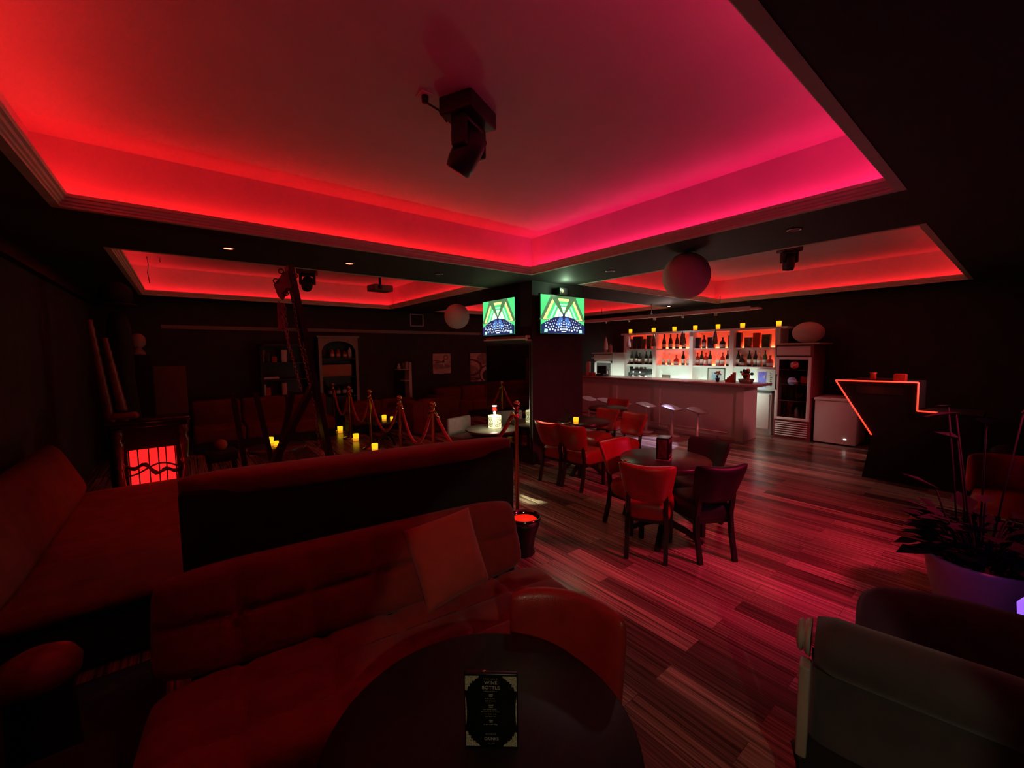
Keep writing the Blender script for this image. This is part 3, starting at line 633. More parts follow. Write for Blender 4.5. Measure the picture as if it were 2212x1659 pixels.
for i, y in enumerate(PY_):
    lab = ('brass rope barrier post farthest into the room', 'brass rope barrier post second from the far end of the line', 'brass rope barrier post in the middle of the line, base visible', 'brass rope barrier post fourth from the far end of the line', 'brass rope barrier post fifth from the far end, beside the long red sofa back')[i]
    if i == 0: post.location = (2.6, y, 0); post['label'] = lab
    else: dup(post, (2.6, y, 0), 0, lab)
    pts.append((2.6, y, 1.08))
q = PZ(1118, 1128, 0); p6 = (q.x, q.y); h6 = 1.75-(866-758)/889*(.62*q.x+.78*q.y); c_ = dup(post, (*p6, 0), 0, 'tall brass rope barrier post at the end of the black bench back'); c_.scale = (.8, .8, h6/1.08); pts.append((*p6, h6))
for i in range(5):
    a = Vector(pts[i]); b = Vector(pts[i+1]); a.z -= .13; b.z -= .13; d = (b-a).normalized(); a += d*.055; b -= d*.055
    t = thing('barrier_rope', 'red velvet rope hanging between %s' % ('the two posts farthest into the room', 'the second and third posts from the far end', 'the middle post and the fourth from the far end', 'the fourth and fifth posts from the far end', 'the fifth post and the tall post at the bench end')[i], 'rope', a)
    N = 20; L = (b-a); sag = .52
    P_ = [L*(k/N)-Vector((0,0,sag*4*(k/N)*(1-k/N))) for k in range(N+1)]
    MB().tube(P_[1:-1], .021, 10).build('rope_body', K['red_velvet'], t)
    MB().tube(P_[:2], .024, 10).build('end_cap', K['brass'], t); MB().tube(P_[-2:], .024, 10).build('end_cap', K['brass'], t)
# ------------------------------------------------------------------ lantern table by the mirror
t = thing('side_table', 'low round grey table standing against the mirror, lantern on it', 'table', (3.66, 5.12, 0))
MB().lathe([(.39,.54),(.41,.548),(.41,.565),(.4,.57)], n=48).build('tabletop', mat('grey_tabletop', (.16,.16,.13), .3, noise=.2, nscale=6), t)
for a in (.3, 1.9, 3.4, 5.0): MB().beam((.28*math.cos(a), .28*math.sin(a), 0), (.25*math.cos(a), .25*math.sin(a), .54), .045, .045).build('leg', K['dark_wood'], t)
MB().lathe([(.33,.48),(.35,.54)], n=40).build('apron', K['dark_wood'], t)
t = thing('candle_lantern', 'glowing patterned lantern with a lit bulb and cap on the low grey table', 'lantern', (3.72, 5.12, .57))
MB().rbox(-.075, .075, -.075, .075, .0, .20, .01).build('glowing_body', K['lant'], t)
m = MB(); dk = K['black_plastic']
for (nx_, ny_) in ((0,-1), (-1,0), (0,1), (1,0)):
    for r_ in (.062, .04):
        P_ = []
        for k in range(20):
            a = 2*PI*k/20; u = r_*math.cos(a); v = .10+r_*1.2*math.sin(a)
            P_.append((nx_*.078+(u if nx_ == 0 else 0), ny_*.078+(u if ny_ == 0 else 0), v))
        m.tube(P_, .0035, 5, closed=True)
    for u0, v0, u1, v1 in ((-.05,.03,.05,.17), (.05,.03,-.05,.17), (0,.02,0,.18)):
        A = (nx_*.078+(u0 if nx_ == 0 else 0), ny_*.078+(u0 if ny_ == 0 else 0), v0); B = (nx_*.078+(u1 if nx_ == 0 else 0), ny_*.078+(u1 if ny_ == 0 else 0), v1); m.tube([A, B], .0025, 5)
m.build('scroll_pattern', dk, t)
MB().sphere((0,0,.235), .018, 12, 8, sc=(1,1,1.6)).build('bulb', K['lant_cap'], t)
MB().lathe([(.045,.27),(.033,.33)], n=20, cap=False).build('shade', K['bottle_red'], t)
MB().lathe([(.036,.335),(.036,.348)], n=20).build('lid', K['lant_cap'], t)
MB().tube([(.02,0,.2),(.035,0,.27)], .002, 5).tube([(-.02,0,.2),(-.035,0,.27)], .002, 5).tube([(.033,0,.33),(.033,0,.336)], .002, 5).build('wire_holder', dk, t)
point((3.60, 4.96, .80), (1,.95,.6), 6, .05)
t = thing('tub_chair', 'low grey chair behind the lantern table', 'chair', (3.62, 5.75, 0), .25)
MB().rbox(-.25, .25, -.22, .2, .26, .38, .03).build('seat', K['grey_fabric'], t)
MB().rbox(-.27, .27, .16, .24, .36, .66, .03).build('backrest', K['grey_fabric'], t)
for sx in (-1, 1):
    for y in (-.18, .18): MB().box(sx*.22-.02, sx*.22+.02, y-.02, y+.02, 0, .28).build('leg', K['dark_wood'], t)
# ------------------------------------------------------------------ waste bin / ice bucket near the sofa end
q = PZ(1136, 1200, 0)
bx, by = PZ(1133, 1196, 0)[:2]
t = thing('ice_bucket', 'black urn-shaped bucket with a glossy rim and red lining at the sofa end', 'bucket', (bx, by, 0)); t.scale = (.76, .76, .88)
MB().lathe([(.10,0),(.12,.02),(.10,.06),(.13,.2),(.17,.30),(.175,.34)], n=36).build('body', K['black_plastic'], t)
MB().lathe([(.175,.34),(.185,.345),(.19,.36),(.19,.385),(.178,.39),(.172,.36),(.165,.35)], n=40, cap=False).build('rim', mat('polished_dark_rim', (.3,.25,.2), .12, metal=1, noise=.1), t)
MB().lathe([(.15,.345),(.14,.352),(.001,.352)], n=36, cap=False).build('lining', mat('glowing_red_lining', (.9,.03,.01), .5, noise=.1, emit=(1,.02,.005), es=.7), t)  # lining made to glow, standing in for light inside the bucket
# ------------------------------------------------------------------ tub chair at near table
t = thing('tub_chair', 'curved red leather chair pushed under the near round table', 'chair', (.84, .90, 0), math.atan2(-.47, -.88)-PI/2)
def Ptub(u, v):
    a = PI*1.5+(u-.5)*1.62; r = .27+.03*v; x = r*math.cos(a); y = r*math.sin(a)
    zz = .40+.44*v
    return (x, y, zz), Vector((-math.cos(a), -math.sin(a), .15)).normalized()
MB().pad(Ptub, .036, 34, 18, p=7, rc=(.03,.09)).build('backrest', K['red_leather'], t)
MB().lathe([(.2,.30),(.235,.34),(.24,.42),(.2,.455),(.001,.46)], n=32, cap=False).build('seat', K['red_leather'], t)
MB().lathe([(.2,.28),(.21,.31)], n=28).build('seat_frame', K['dark_wood'], t)
for a in (.8, 2.3, 3.9, 5.5): MB().beam((.2*math.cos(a), .2*math.sin(a), 0), (.17*math.cos(a), .17*math.sin(a), .3), .032, .032).build('leg', K['dark_wood'], t)
# ------------------------------------------------------------------ scroll-arm settee, near right
p0 = PZ(1742, 1375, .66); p1 = PZ(2212, 1545, .66); dv = (p1-p0).normalized()
t = thing('scroll_arm_settee', 'charcoal velvet settee with a rolled arm and pale carved scroll end', 'settee', (p0.x, p0.y, 0), math.atan2(dv.y, dv.x))
# local +x along the arm, local +y toward far side (away from camera)
MB().tube([(.03+.85*k/16, 0, .66) for k in range(17)], [.085]+[.1]*15+[.085], 20).build('rolled_arm', K['charcoal_velvet'], t)
MB().pad(lambda u, v: ((.02+.86*u, -.02-.02*v+.04*math.sin(v*PI)-.05+.07*v, .14+.50*v), (0, -1, .1)), .04, 30, 16, p=8).build('arm_panel', K['charcoal_velvet'], t)
MB().lathe([(.03,0),(.05,.006),(.06,.016),(.048,.024),(.062,.03),(.068,.045)], n=28, M=Matrix.Translation((.0, 0, .665)) @ rotm(0, PI/2, 0) @ Matrix.Translation((0,0,-.03))).build('scroll', K['pale_wood'], t)
MB().rbox(-.012, .022, -.10, -.03, .25, .60, .006, 2).build('front_post', K['pale_wood'], t)
MB().tube([(0,-.06,.0),(.0,-.075,.1),(0,-.06,.26)], [.015,.025,.03], 10).build('leg', K['dark_wood'], t)
MB().tube([(.5,-.14,.0),(.5,-.14,.16)], [.015,.03], 10).build('leg', K['pale_wood'], t)
MB().box(.0, .86, -.08, .5, .12, .30).build('frame', K['black_cloth'], t)
MB().pad(lambda u, v: ((.02+.84*u, .06+.44*v, .38), (0, 0, 1)), .08, 20, 16, p=6).build('seat_cushion', K['charcoal_velvet'], t)
MB().pad(lambda u, v: ((.14+1.05*u, .37+.05*v, .40+.385*v), (0, -1, .1)), .09, 30, 20, p=2.6, rc=(.12,.22), rp=4).build('backrest', K['purple_fabric'], t)
# ------------------------------------------------------------------ planter and plant
t = thing('potted_plant', 'dark leafy plant in a wide pale round pot behind the settee', 'plant', (3.93, .12, 0))
MB().lathe([(.17,0),(.19,.02),(.235,.2),(.265,.37),(.272,.39),(.262,.40),(.25,.385),(.245,.33)], n=48, cap=False).lathe([(.001,.0),(.17,.0)], n=48, cap=False).build('pot', K['pot'], t)
MB().lathe([(.247,.34),(.001,.35)], n=32, cap=False).build('soil', mat('soil', (.02,.012,.008), .95, noise=.4, nscale=60, bump=.8, bscale=120), t)
m = MB(); st = MB()
for k in range(150):
    a = random.uniform(0, 2*PI); r0 = random.uniform(.02, .16); h = random.uniform(.40, .66) if k < 142 else random.uniform(.75, 1.35); ln = random.uniform(.10, .19)
    base = Vector((r0*math.cos(a), r0*math.sin(a), .34)); tip = base+Vector((math.cos(a)*.14, math.sin(a)*.14, h-.34)); st.tube([base, base.lerp(tip, .5)+Vector((0,0,.04)), tip], .005, 5)
    d = Vector((math.cos(a+random.uniform(-.8,.8)), math.sin(a), random.uniform(-.4,.5))).normalized(); s_ = d.cross(Vector((0,0,1))).normalized()*random.uniform(.04,.075); up = Vector((0,0,.012))
    vs = [tip-d*.02, tip+d*ln*.45+s_+up, tip+d*ln, tip+d*ln*.45-s_+up, tip+d*ln*.45-up*.5]
    m.add(vs, [(0,1,4),(1,2,4),(2,3,4),(3,0,4)], 0, True)
m.build('foliage', K['green_leaf'], t); st.build('stem', K['green_leaf'], t)
q = PZ(2202, 1172, .5)
t = thing('table_lamp', 'small purple glowing lamp at the edge of the view beyond the settee', 'lamp', (2.98, -.08, 0))
MB().lathe([(.05,.5),(.055,.56),(.03,.6)], n=16).build('glow_globe', K['purple'], t); MB().lathe([(.09,0),(.09,.02),(.012,.03),(.012,.47),(.05,.48),(.05,.5)], n=16).build('stand', K['black_plastic'], t)
point((3.1, -.05, .74), (.35,.12,1), 1.1, .05)
# red chair at far right
t = thing('tub_chair', 'red rounded chair in the dark beyond the plant', 'chair', (5.75, .02, 0), PI/2+.3)
MB().pad(lambda u, v: ((.27*math.cos(PI*1.5+(u-.5)*2.6), .27*math.sin(PI*1.5+(u-.5)*2.6), .38+.36*v), (-math.cos(PI*1.5+(u-.5)*2.6), -math.sin(PI*1.5+(u-.5)*2.6), .1)), .045, 30, 14, p=6).build('backrest', K['red_leather'], t)
MB().lathe([(.24,.26),(.26,.34),(.24,.42),(.001,.44)], n=28, cap=False).build('seat', K['red_leather'], t)
for a in (.8, 2.3, 3.9, 5.5): MB().beam((.18*math.cos(a), .18*math.sin(a), 0), (.18*math.cos(a), .18*math.sin(a), .28), .035, .035).build('leg', K['dark_wood'], t)
# ------------------------------------------------------------------ DJ booth
t = thing('dj_booth', 'black angular DJ booth outlined with an orange-red neon line', 'booth', (7.15, 0, 0))
ya, yb, yc, yd = 1.68, .845, .64, 1.26
poly = [(1.34, 0), (1.26, .58), (1.68, 1.30), (.845, 1.31), (.84, .955), (.3, .955), (.3, 0)]
m = MB(); n = len(poly); vs = [(0, y, z) for y, z in poly]+[(.62, y, z) for y, z in poly]
m.add(vs, [tuple(range(n)), tuple(reversed(range(n, 2*n)))]+[(i, i+n, (i+1) % n+n, (i+1) % n) for i in range(n)]).build('booth_body', K['black_matt'], t)
MB().tube([(-.012, 1.262, .59), (-.012, 1.68, 1.303)], .009, 8).tube([(-.012, 1.68, 1.303), (-.012, .845, 1.313)], .009, 8).tube([(-.012, .845, 1.313), (-.012, .84, .957)], .009, 8).tube([(-.012, .84, .957), (-.012, .64, .955)], .009, 8).build('neon_outline', K['neon'], t)
MB().box(-.004, .0, .98, 1.45, 1.14, 1.24).build('front_print', mat('dark_print', (.02,.015,.015), .5, noise=.6, nscale=40), t)
MB().box(.1, .5, 1.0, 1.5, 1.31, 1.33).build('mixer', K['black_plastic'], t)
tag(MB().rbox(-.06,.06,-.06,.06,0,.10,.01).build('speaker_box', K['box_red'], None, (7.25, 1.03, 1.312)), 'little dim red box on top of the neon booth', 'box')
tag(MB().lathe([(.035,0),(.03,.06),(.04,.09)], n=14).build('cup', K['box_red'], None, (7.25, 1.3, 1.33)), 'little cup on top of the neon booth', 'cup')
point((6.95, 1.3, 1.2), (1,.06,.02), .25, .1)
t = thing('subwoofer', 'black low speaker cabinet in front of the dark bar wall corner', 'speaker', (7.4, .1, 0)); MB().rbox(-.2,.2,-.25,.17,0,.9,.01).build('cabinet', K['black_matt'], t); MB().lathe([(.15,0),(.13,.02),(.03,.03),(.001,.02)], n=24, cap=False, M=Matrix.Translation((-.2,0,.5)) @ rotm(0,-PI/2,0)).build('cone', K['black_plastic'], t)
# ------------------------------------------------------------------ bar counter
BY0, BY1 = 3.30, 8.2
t = thing('bar_counter', 'long white-painted bar counter with panelled front', 'bar', (8.18, BY0, 0))
L = BY1-BY0
m = MB().box(.02, .60, 0.0, L, .06, 1.04)
m.build('counter_body', K['white_wood'], t)
for y in (0, 1.75, 2.9, L-.14): MB().box(0, .02, y, y+.14, .06, 1.0).build('pilaster', K['white_wood'], t)
MB().box(.0, .6, .0, L, .0, .06).build('plinth', K['white_wood'], t)
MB().box(-.03, .03, -.02, L, .985, 1.04).build('top_rail', K['white_wood'], t)
MB().rbox(-.10, .72, -.22, L, 1.045, 1.095, .012, 2).build('worktop', mat('bar_top', (.35,.20,.19), .25, noise=.15, nscale=6), t)
MB().box(.55, .63, .1, L, .93, .955).build('added_under_light', K['led_white'], t)  # unseen strip added to light the back counter front
t = thing('foot_rail', 'dark metal foot rail running along the bar front', 'rail', (7.97, 3.5, 0))
MB().tube([(0,0,.17),(0,4.4,.17)], .018, 10).build('rail', K['chain'], t)
for y in (.15, 1.2, 2.3, 3.4): MB().tube([(0,y,.17),(.0,y,.0)], .012, 8).tube([(0,y,.10),(.18,y,.10)], .009, 8).build('bracket', K['chain'], t)
# stools
def make_stool(label):
    t = thing('bar_stool', label, 'bar stool')
    def P(u, v):
        x = (u-.5)*.40; y = (v-.5)*.40; return (x, y, .575+.03*math.sin((v-.5)*PI*1.0)+.0*x), (0, 0, 1)
    MB().pad(P, .036, 20, 20, p=2.2, rc=(.2,.2), rp=3).build('seat', K['seat_pink'], t)
    MB().lathe([(.07,.545),(.03,.50),(.024,.48),(.024,.30),(.03,.29),(.032,.02),(.16,.012),(.165,0)], n=24).build('pedestal', K['seat_pole'], t)
    return t
K['seat_pink'] = mat('moulded_seat', (.36,.25,.25), .3, noise=.05, nscale=6); K['seat_pole'] = mat('stool_pole', (.72,.6,.58), .3, metal=.3, noise=.05)
st0 = make_stool('x')
lab = ['bar stool nearest the open end of the bar', 'second bar stool from the open end of the bar', 'third bar stool from the open end of the bar', 'fourth bar stool from the open end of the bar', 'fifth bar stool from the open end of the bar', 'bar stool nearest the column, half hidden']
for i, (xp, yp) in enumerate(((1507,886), (1452,881), (1396,877), (1346,872), (1308,868), (1272,864))):
    q = PX(xp, yp, 7.72)
    if i == 0: st0.location = (q.x, q.y, 0); st0['label'] = lab[0]
    else: dup(st0, (q.x, q.y, 0), 0, lab[i])
# ------------------------------------------------------------------ back counter and shelving
BX = 9.35
def yat(xp, X=9.45, yp=760): return PX(xp, yp, X).y
yR, yL = yat(1683), yat(1355)
t = thing('back_counter', 'white back counter with cupboards under the bottle shelves', 'counter', (9.2, 3.2, 0)); L = yL+.02-3.2
MB().box(.03, .8, 0, L, .08, .86).box(.06, .8, 0, L, 0, .08).build('cabinet_body', K['white_wood2'], t)
m = MB()
for k in range(4): MB().rbox(0, .03, .03+k*.9, .89+k*.9, .12, .83, .004, 2).build('cupboard_door', K['white_wood2'], t)
MB().box(-.03, .8, -.02, L, .86, .9).build('worktop', K['black_plastic'], t)
Z1, Z2, ZT = 1.78, 1.375, 2.15
t = thing('bottle_shelves', 'white open back-bar shelving glowing red behind rows of bottles', 'shelving', (BX, 0, 0))
MB().box(.40, .43, yR-.05, yL+.05, .9, ZT).build('back_panel', K['white_wood2'], t)
posts = [yat(1683), yat(1584), yat(1497), yat(1418), yat(1355)]
for y in posts: MB().box(0, .40, y-.045, y+.045, .9, ZT).build('upright', K['white_wood2'], t)
for a, b in zip(posts[:-1], posts[1:]):
    for z in (Z1, Z2): MB().box(.02, .40, a+.045, b-.045, z-.03, z).build('shelf', K['white_wood2'], t)
MB().box(-.05, .44, yR-.18, yL+.10, ZT, ZT+.045).build('top_board', K['white_wood2'], t)
def ledrun(y0, y1, z, mt, x=.34, r=.008): MB().box(x, x+.02, y0, y1, z, z+.02).build('light_strip', mt, t)
for bay, (a, b) in enumerate(zip(posts[:-1], posts[1:])):   # bay 0 is by the cooler
    ledrun(a+.06, b-.06, Z1+.002, K['led_shelf'])
    if bay in (1, 2): ledrun(a+.06, b-.06, Z2+.002, K['led_shelf'])
    if bay == 0: ledrun(a+.06, a+.3, Z2+.002, K['led_shelf'])
    ledrun(a+.06, b-.06, .905, K['led_white'], .3)
# ---- bottles
def make_bottle(kind):
    t = thing('bottle', 'x', 'bottle')
    prof = {'wine': [(.038,0),(.039,.17),(.034,.2),(.015,.24),(.0135,.30),(.016,.302),(.016,.31)],
            'champ': [(.043,0),(.045,.13),(.036,.19),(.017,.25),(.0155,.30),(.019,.303),(.018,.325)],
            'spirit': [(.042,0),(.043,.15),(.036,.175),(.014,.20),(.014,.245),(.018,.247),(.018,.27)],
            'squat': [(.055,0),(.058,.09),(.045,.13),(.016,.155),(.016,.19),(.02,.192),(.02,.215)]}[kind[0]]
    MB().lathe(prof, n=16).build('glass_body', K[kind[1]], t)
    r = prof[1][0]+.001; h = prof[1][1]; MB().lathe([(r,h*.25),(r,h*.8)], n=16, cap=False).build('paper_label', K['label'], t)
    return t
BOT = {}
def bottle(kind, xp, z, label, X=9.52, s=1.12):
    y = PX(xp, 770, X).y; key = kind
    if key not in BOT: b = make_bottle(kind); b.location = (X, y, z); b['label'] = label; b.scale = (s, s, s); BOT[key] = b
    else: b = dup(BOT[key], (X, y, z), random.uniform(0, .6), label); b.scale = (s, s, s)
    return b
W, CH, SP, SQ = ('wine','bottle_dark'), ('champ','bottle_dark'), ('spirit','bottle_dark'), ('squat','bottle_dark')
SR_, CL, SQR, WG = ('spirit','bottle_red'), ('spirit','bottle_clear'), ('squat','bottle_red'), ('wine','bottle_green')
ordn = ['first', 'second', 'third', 'fourth', 'fifth', 'sixth', 'seventh']
for i, xp in enumerate((1434, 1448, 1462, 1477)): bottle(CH, xp, Z1, '%s dark champagne bottle from the coffee machine side on the red-lit top shelf' % ordn[i])
bottle(SP, 1520, Z1, 'dark spirit bottle beside the tall tin in the third bay, top shelf'); bottle(SQ, 1560, Z1, 'squat dark bottle on the top shelf of the third bay')
for i, xp in enumerate((1365, 1375, 1382, 1396, 1406)): bottle(W if i != 2 else SP, xp, Z2, '%s dark bottle along the shelf above the coffee machine, counted from the column side' % ordn[i])
for i, (xp, k) in enumerate(((1434,CL), (1446,CL), (1461,SQR), (1476,W), (1487,CL))): bottle(k, xp, Z2, '%s bottle on the middle red-lit shelf of the second bay' % ('small clear first', 'small clear second', 'squat red square', 'tall dark wine', 'clear bottle at the upright')[i] if i < 4 else 'clear bottle next to the upright on the second bay middle shelf')
for i, (xp, k) in enumerate(((1507,SR_), (1516,W), (1525,SR_), (1534,W), (1551,CL), (1561,SR_), (1572,W))): bottle(k, xp, Z2, '%s of the third bay middle shelf' % ('red bottle by the upright', 'dark wine bottle second in the row', 'small red bottle third in the row', 'dark wine bottle fourth in the row', 'clear bottle fifth in the row', 'red bottle sixth in the row', 'dark bottle last in the row')[i])
for i, (xp, k) in enumerate(((1595,W), (1603,SQ), (1619,W), (1632,W), (1641,CL), (1653,WG), (1664,SQR))): bottle(k, xp, Z2, '%s of the fourth bay middle shelf beside the cooler' % ('tall dark bottle at the start', 'squat dark bottle with pale label', 'tall dark bottle in the centre', 'tall dark bottle right of centre'.replace('right of', 'just past'), 'slim clear bottle', 'green bottle with a yellow label', 'wide red bottle at the end')[i])
def sbox(xp0, xp1, z, h, mt, label, X=9.50, name='gift_box', d=.1):
    y0, y1 = PX(xp1, 740, X).y, PX(xp0, 740, X).y
    o = MB().rbox(-d/2, d/2, -(y1-y0)/2, (y1-y0)/2, 0, h, .004, 2).build(name, mt, None, (X+.02, (y0+y1)/2, z)); return tag(o, label, 'box')
for i, (a, b, h, mt) in enumerate(((1361,1366,.27,'box_photo'), (1368,1376,.33,'box_navy'), (1378,1386,.33,'box_navy'), (1388,1394,.26,'box_olive'), (1398,1407,.35,'box_olive'))):
    sbox(a, b, Z1, h, K[mt], ('small patterned carton', 'navy tall carton, first of two', 'navy tall carton, second of two', 'short olive tin', 'tall olive tin')[i]+' on the top shelf nearest the column')
sbox(1503, 1512, Z1, .25, K['box_navy'], 'dark tin at the start of the third bay top shelf'); sbox(1529, 1543, Z1, .25, K['box_navy'], 'wide dark carton mid third bay top shelf'); sbox(1574, 1578, Z1, .28, K['box_navy'], 'thin navy carton at the end of the third bay top shelf')
sbox(1590, 1601, Z1, .33, K['box_navy'], 'tall navy carton at the start of the fourth bay top shelf'); sbox(1609, 1624, Z1, .22, K['box_photo'], 'printed picture box on the fourth bay top shelf'); sbox(1627, 1641, Z1, .31, K['box_red'], 'orange-red upright box on the fourth bay top shelf'); sbox(1646, 1664, Z1, .27, K['box_green'], 'green patterned box on the fourth bay top shelf')
# candles along the top board
tl = ['over the coffee machine side end', 'over the first upright from the column', 'over the champagne bottles', 'over the middle of the shelving', 'over the third bay', 'over the fourth bay start', 'at the cooler end of the top board']
for i, xp in enumerate((1362, 1412, 1457, 1502, 1551, 1604, 1682)):
    q = PX(xp, 708, 9.42); candle((9.42, q.y, ZT+.045), 'yellow candle on top of the bottle shelves '+tl[i], 1.5)
# coffee machine
y = PX(1386, 800, 9.45).y
t = thing('coffee_machine', 'dark espresso machine with chrome trays in the first shelf bay', 'coffee machine', (9.4, y, .90))
MB().rbox(-.15, .2, -.24, .24, .20, .36, .03).build('upper_body', K['black_plastic'], t)
MB().box(-.05, .2, -.22, .22, .05, .20).build('rear_body', K['steel'], t)
MB().rbox(-.18, .2, -.24, .24, 0, .05, .01).build('drip_tray', K['steel'], t)
for yy in (-.1, .1): MB().lathe([(.03,.14),(.03,.2)], (-.1, yy, 0), 14).build('group_head', K['steel'], t)
for yy in (-.09, .11): MB().lathe([(.018,0),(.018,.008)], n=14, M=Matrix.Translation((-.155, yy, .28)) @ rotm(0,-PI/2,0)).build('gauge', K['lant_cap'], t)
m = MB()
for k in range(6): m.lathe([(.025,0),(.035,.045),(.032,.045),(.02,.006)], (.0+.05*(k % 2), -.18+.07*k, .361), 12)
tag(m.build('coffee_cups', K['paper'], t), kind=None).name = 'cup_tray'
t = thing('coffee_grinder', 'dark coffee grinder beside the espresso machine', 'grinder', (9.42, PX(1366, 800, 9.42).y+.03, .90)); MB().rbox(-.08,.08,-.05,.05,0,.26,.02).build('body', K['black_plastic'], t); MB().lathe([(.035,.26),(.055,.4),(.05,.41)], n=16).build('hopper', K['bottle_dark'], t)
# things on counter in bays
def yx(xp, X, yp=815): return PX(xp, yp, X).y
t = thing('framed_picture', 'large dark-edged framed picture standing in the third bay', 'picture', (9.62, yx(1547, 9.62), .90))
MB().box(-.01,.01,-.2,.2,0,.02).box(-.01,.01,-.2,.2,.40,.42).box(-.01,.01,-.2,-.185,0,.42).box(-.01,.01,.185,.2,0,.42).build('frame', K['black_plastic'], t); MB().box(0,.006,-.186,.186,.02,.40).build('picture_surface', K['paper'], t); MB().box(-.003,0,-.09,.10,.12,.32).build('picture_print', mat('blue_print', (.3,.45,.6), .6, noise=.4, nscale=12), t)
t = thing('framed_picture', 'small dark framed photo standing in the second bay', 'picture', (9.55, yx(1439, 9.55), .90)); MB().box(-.008,.008,-.11,.11,0,.22).build('frame', K['dark_wood'], t); MB().box(-.012,-.008,-.095,.095,.015,.205).build('picture_surface', K['box_photo'], t)
K['clear'] = mat('clear_glass', (.9,.92,.9), .05, trans=.8)
gl = ['first', 'second', 'third', 'fourth', 'fifth', 'sixth', 'seventh', 'eighth']
for i, xp in enumerate((1463, 1471, 1479, 1486, 1517, 1530)):
    o = MB().lathe([(.025,0),(.03,.09),(.027,.09),(.022,.008)], n=14).build('tumbler', K['clear'], None, (9.35, yx(xp, 9.35), .90)); tag(o, '%s glass tumbler from the small framed photo on the back counter' % gl[i], 'glass')
tag(MB().lathe([(.03,0),(.035,.1),(.012,.16),(.011,.2)], n=14).build('carafe', mat('amber_glass', (.6,.35,.12), .1, noise=.1), None, (9.4, yx(1507, 9.4), .90)), 'amber carafe on the back counter in the third bay', 'carafe')
# mini cooler
t = thing('mini_fridge', 'small white mini fridge with a blue bottle window beside the tall cooler', 'fridge', (9.25, yx(1653, 9.25), .90))
MB().rbox(0, .42, -.19, .17, 0, .44, .012).build('cabinet', K['white_wood2'], t)
MB().box(-.006, 0, -.02, .13, .06, .38).build('door_window', mat('blue_window', (.12,.12,.42), .3, noise=.4, nscale=14, emit=(.15,.15,.6), es=.35), t)
m = MB()
for yy in (.0, .05, .1): m.lathe([(.014,.0),(.014,.06),(.006,.08)], (-.008, yy, .075), 8)
m.lathe([(.014,.0),(.014,.06)], (-.008, .01, .25), 8); m.build('bottle_print', K['paper'], t)
m = MB()
for k in range(7): m.box(-.004, 0, -.13+(k % 2)*.01, -.09, .10+.04*k, .11+.04*k); m.box(-.004, 0, -.10, -.09, .10+.04*k, .125+.04*k)
m.build('side_lettering', K['black_plastic'], t)
# ------------------------------------------------------------------ items on the bar top
BT = 1.095
t = thing('flower_pot', 'potted orange flowers in a dark pot on the bar top', 'plant', (8.45, yx(1550, 8.45), BT))
MB().lathe([(.03,0),(.045,.08),(.042,.08)], n=16).build('pot', K['black_plastic'], t)
m = MB(); random.seed(3)
for k in range(24):
    a = random.uniform(0, 2*PI); r = random.uniform(0, .06); z = random.uniform(.14, .21); m.sphere((r*math.cos(a), r*math.sin(a), z), .014, 8, 6)
m.build('blossoms', mat('orange_blossom', (.45,.16,.06), .7, noise=.3), t)
MB().tube([(0,0,.07),(.01,0,.14)], .012, 6).tube([(0,0,.07),(-.02,.02,.14)], .01, 6).build('stem', K['green_leaf'], t)
t = thing('stepped_holder', 'stepped reddish stand on the bar top', 'holder', (8.45, yx(1576, 8.45), BT))
m = MB()
for k in range(5): m.box(-.04, .04, .07-.035*k-.035, .07-.035*k, 0, .06+.035*k)
m.build('stand_body', K['box_red'], t)
t = thing('gift_basket', 'dark basket piled with decorations on the bar end', 'basket', (8.45, yx(1612, 8.45), BT))
MB().lathe([(.11,0),(.14,.08),(.135,.08),(.1,.01)], n=24).build('basket', K['box_photo'], t)
m = MB()
for k in range(26):
    a = random.uniform(0, 2*PI); r = random.uniform(0, .12); z = random.uniform(.07, .24)*(1-r*2.2)+.04; m.sphere((r*math.cos(a), r*math.sin(a), z), random.uniform(.02,.045), 8, 6, mi=k % 2, sc=(1,1,random.uniform(.6,1.5)))
m.build('decorations', [K['black_cloth'], K['box_red']], t)
t = thing('till_roll_stand', 'pale tall panel standing on the bar beside the column', 'panel', (8.5, yx(1271, 8.5), BT)); MB().rbox(-.02,.02,-.06,.07,0,.36,.004,2).build('panel', K['white_wood'], t)
simple('napkin_box', 'small red box on the bar near the column', 'box', 8.3, 8.42, yx(1279, 8.36)-.07, yx(1279, 8.36)+.06, BT, BT+.085, K['box_red'])
t = thing('cash_register', 'dark till screen standing on the bar by the shorter cooler', 'till', (8.5, yx(1300, 8.5), BT)); MB().rbox(-.1,.1,-.12,.12,0,.05,.01).build('base', K['black_plastic'], t); MB().box(-.02,.02,-.15,.15,.06,.26).build('screen', K['black_plastic'], t); MB().box(-.02,.02,-.03,.03,.03,.08).build('stand', K['black_plastic'], t)
smallitem('clear_bottle', 'small clear bottle behind the till', 'bottle', 8.68, yx(1313, 8.68), BT, .07, .16, K['clear'], None, lb=False)
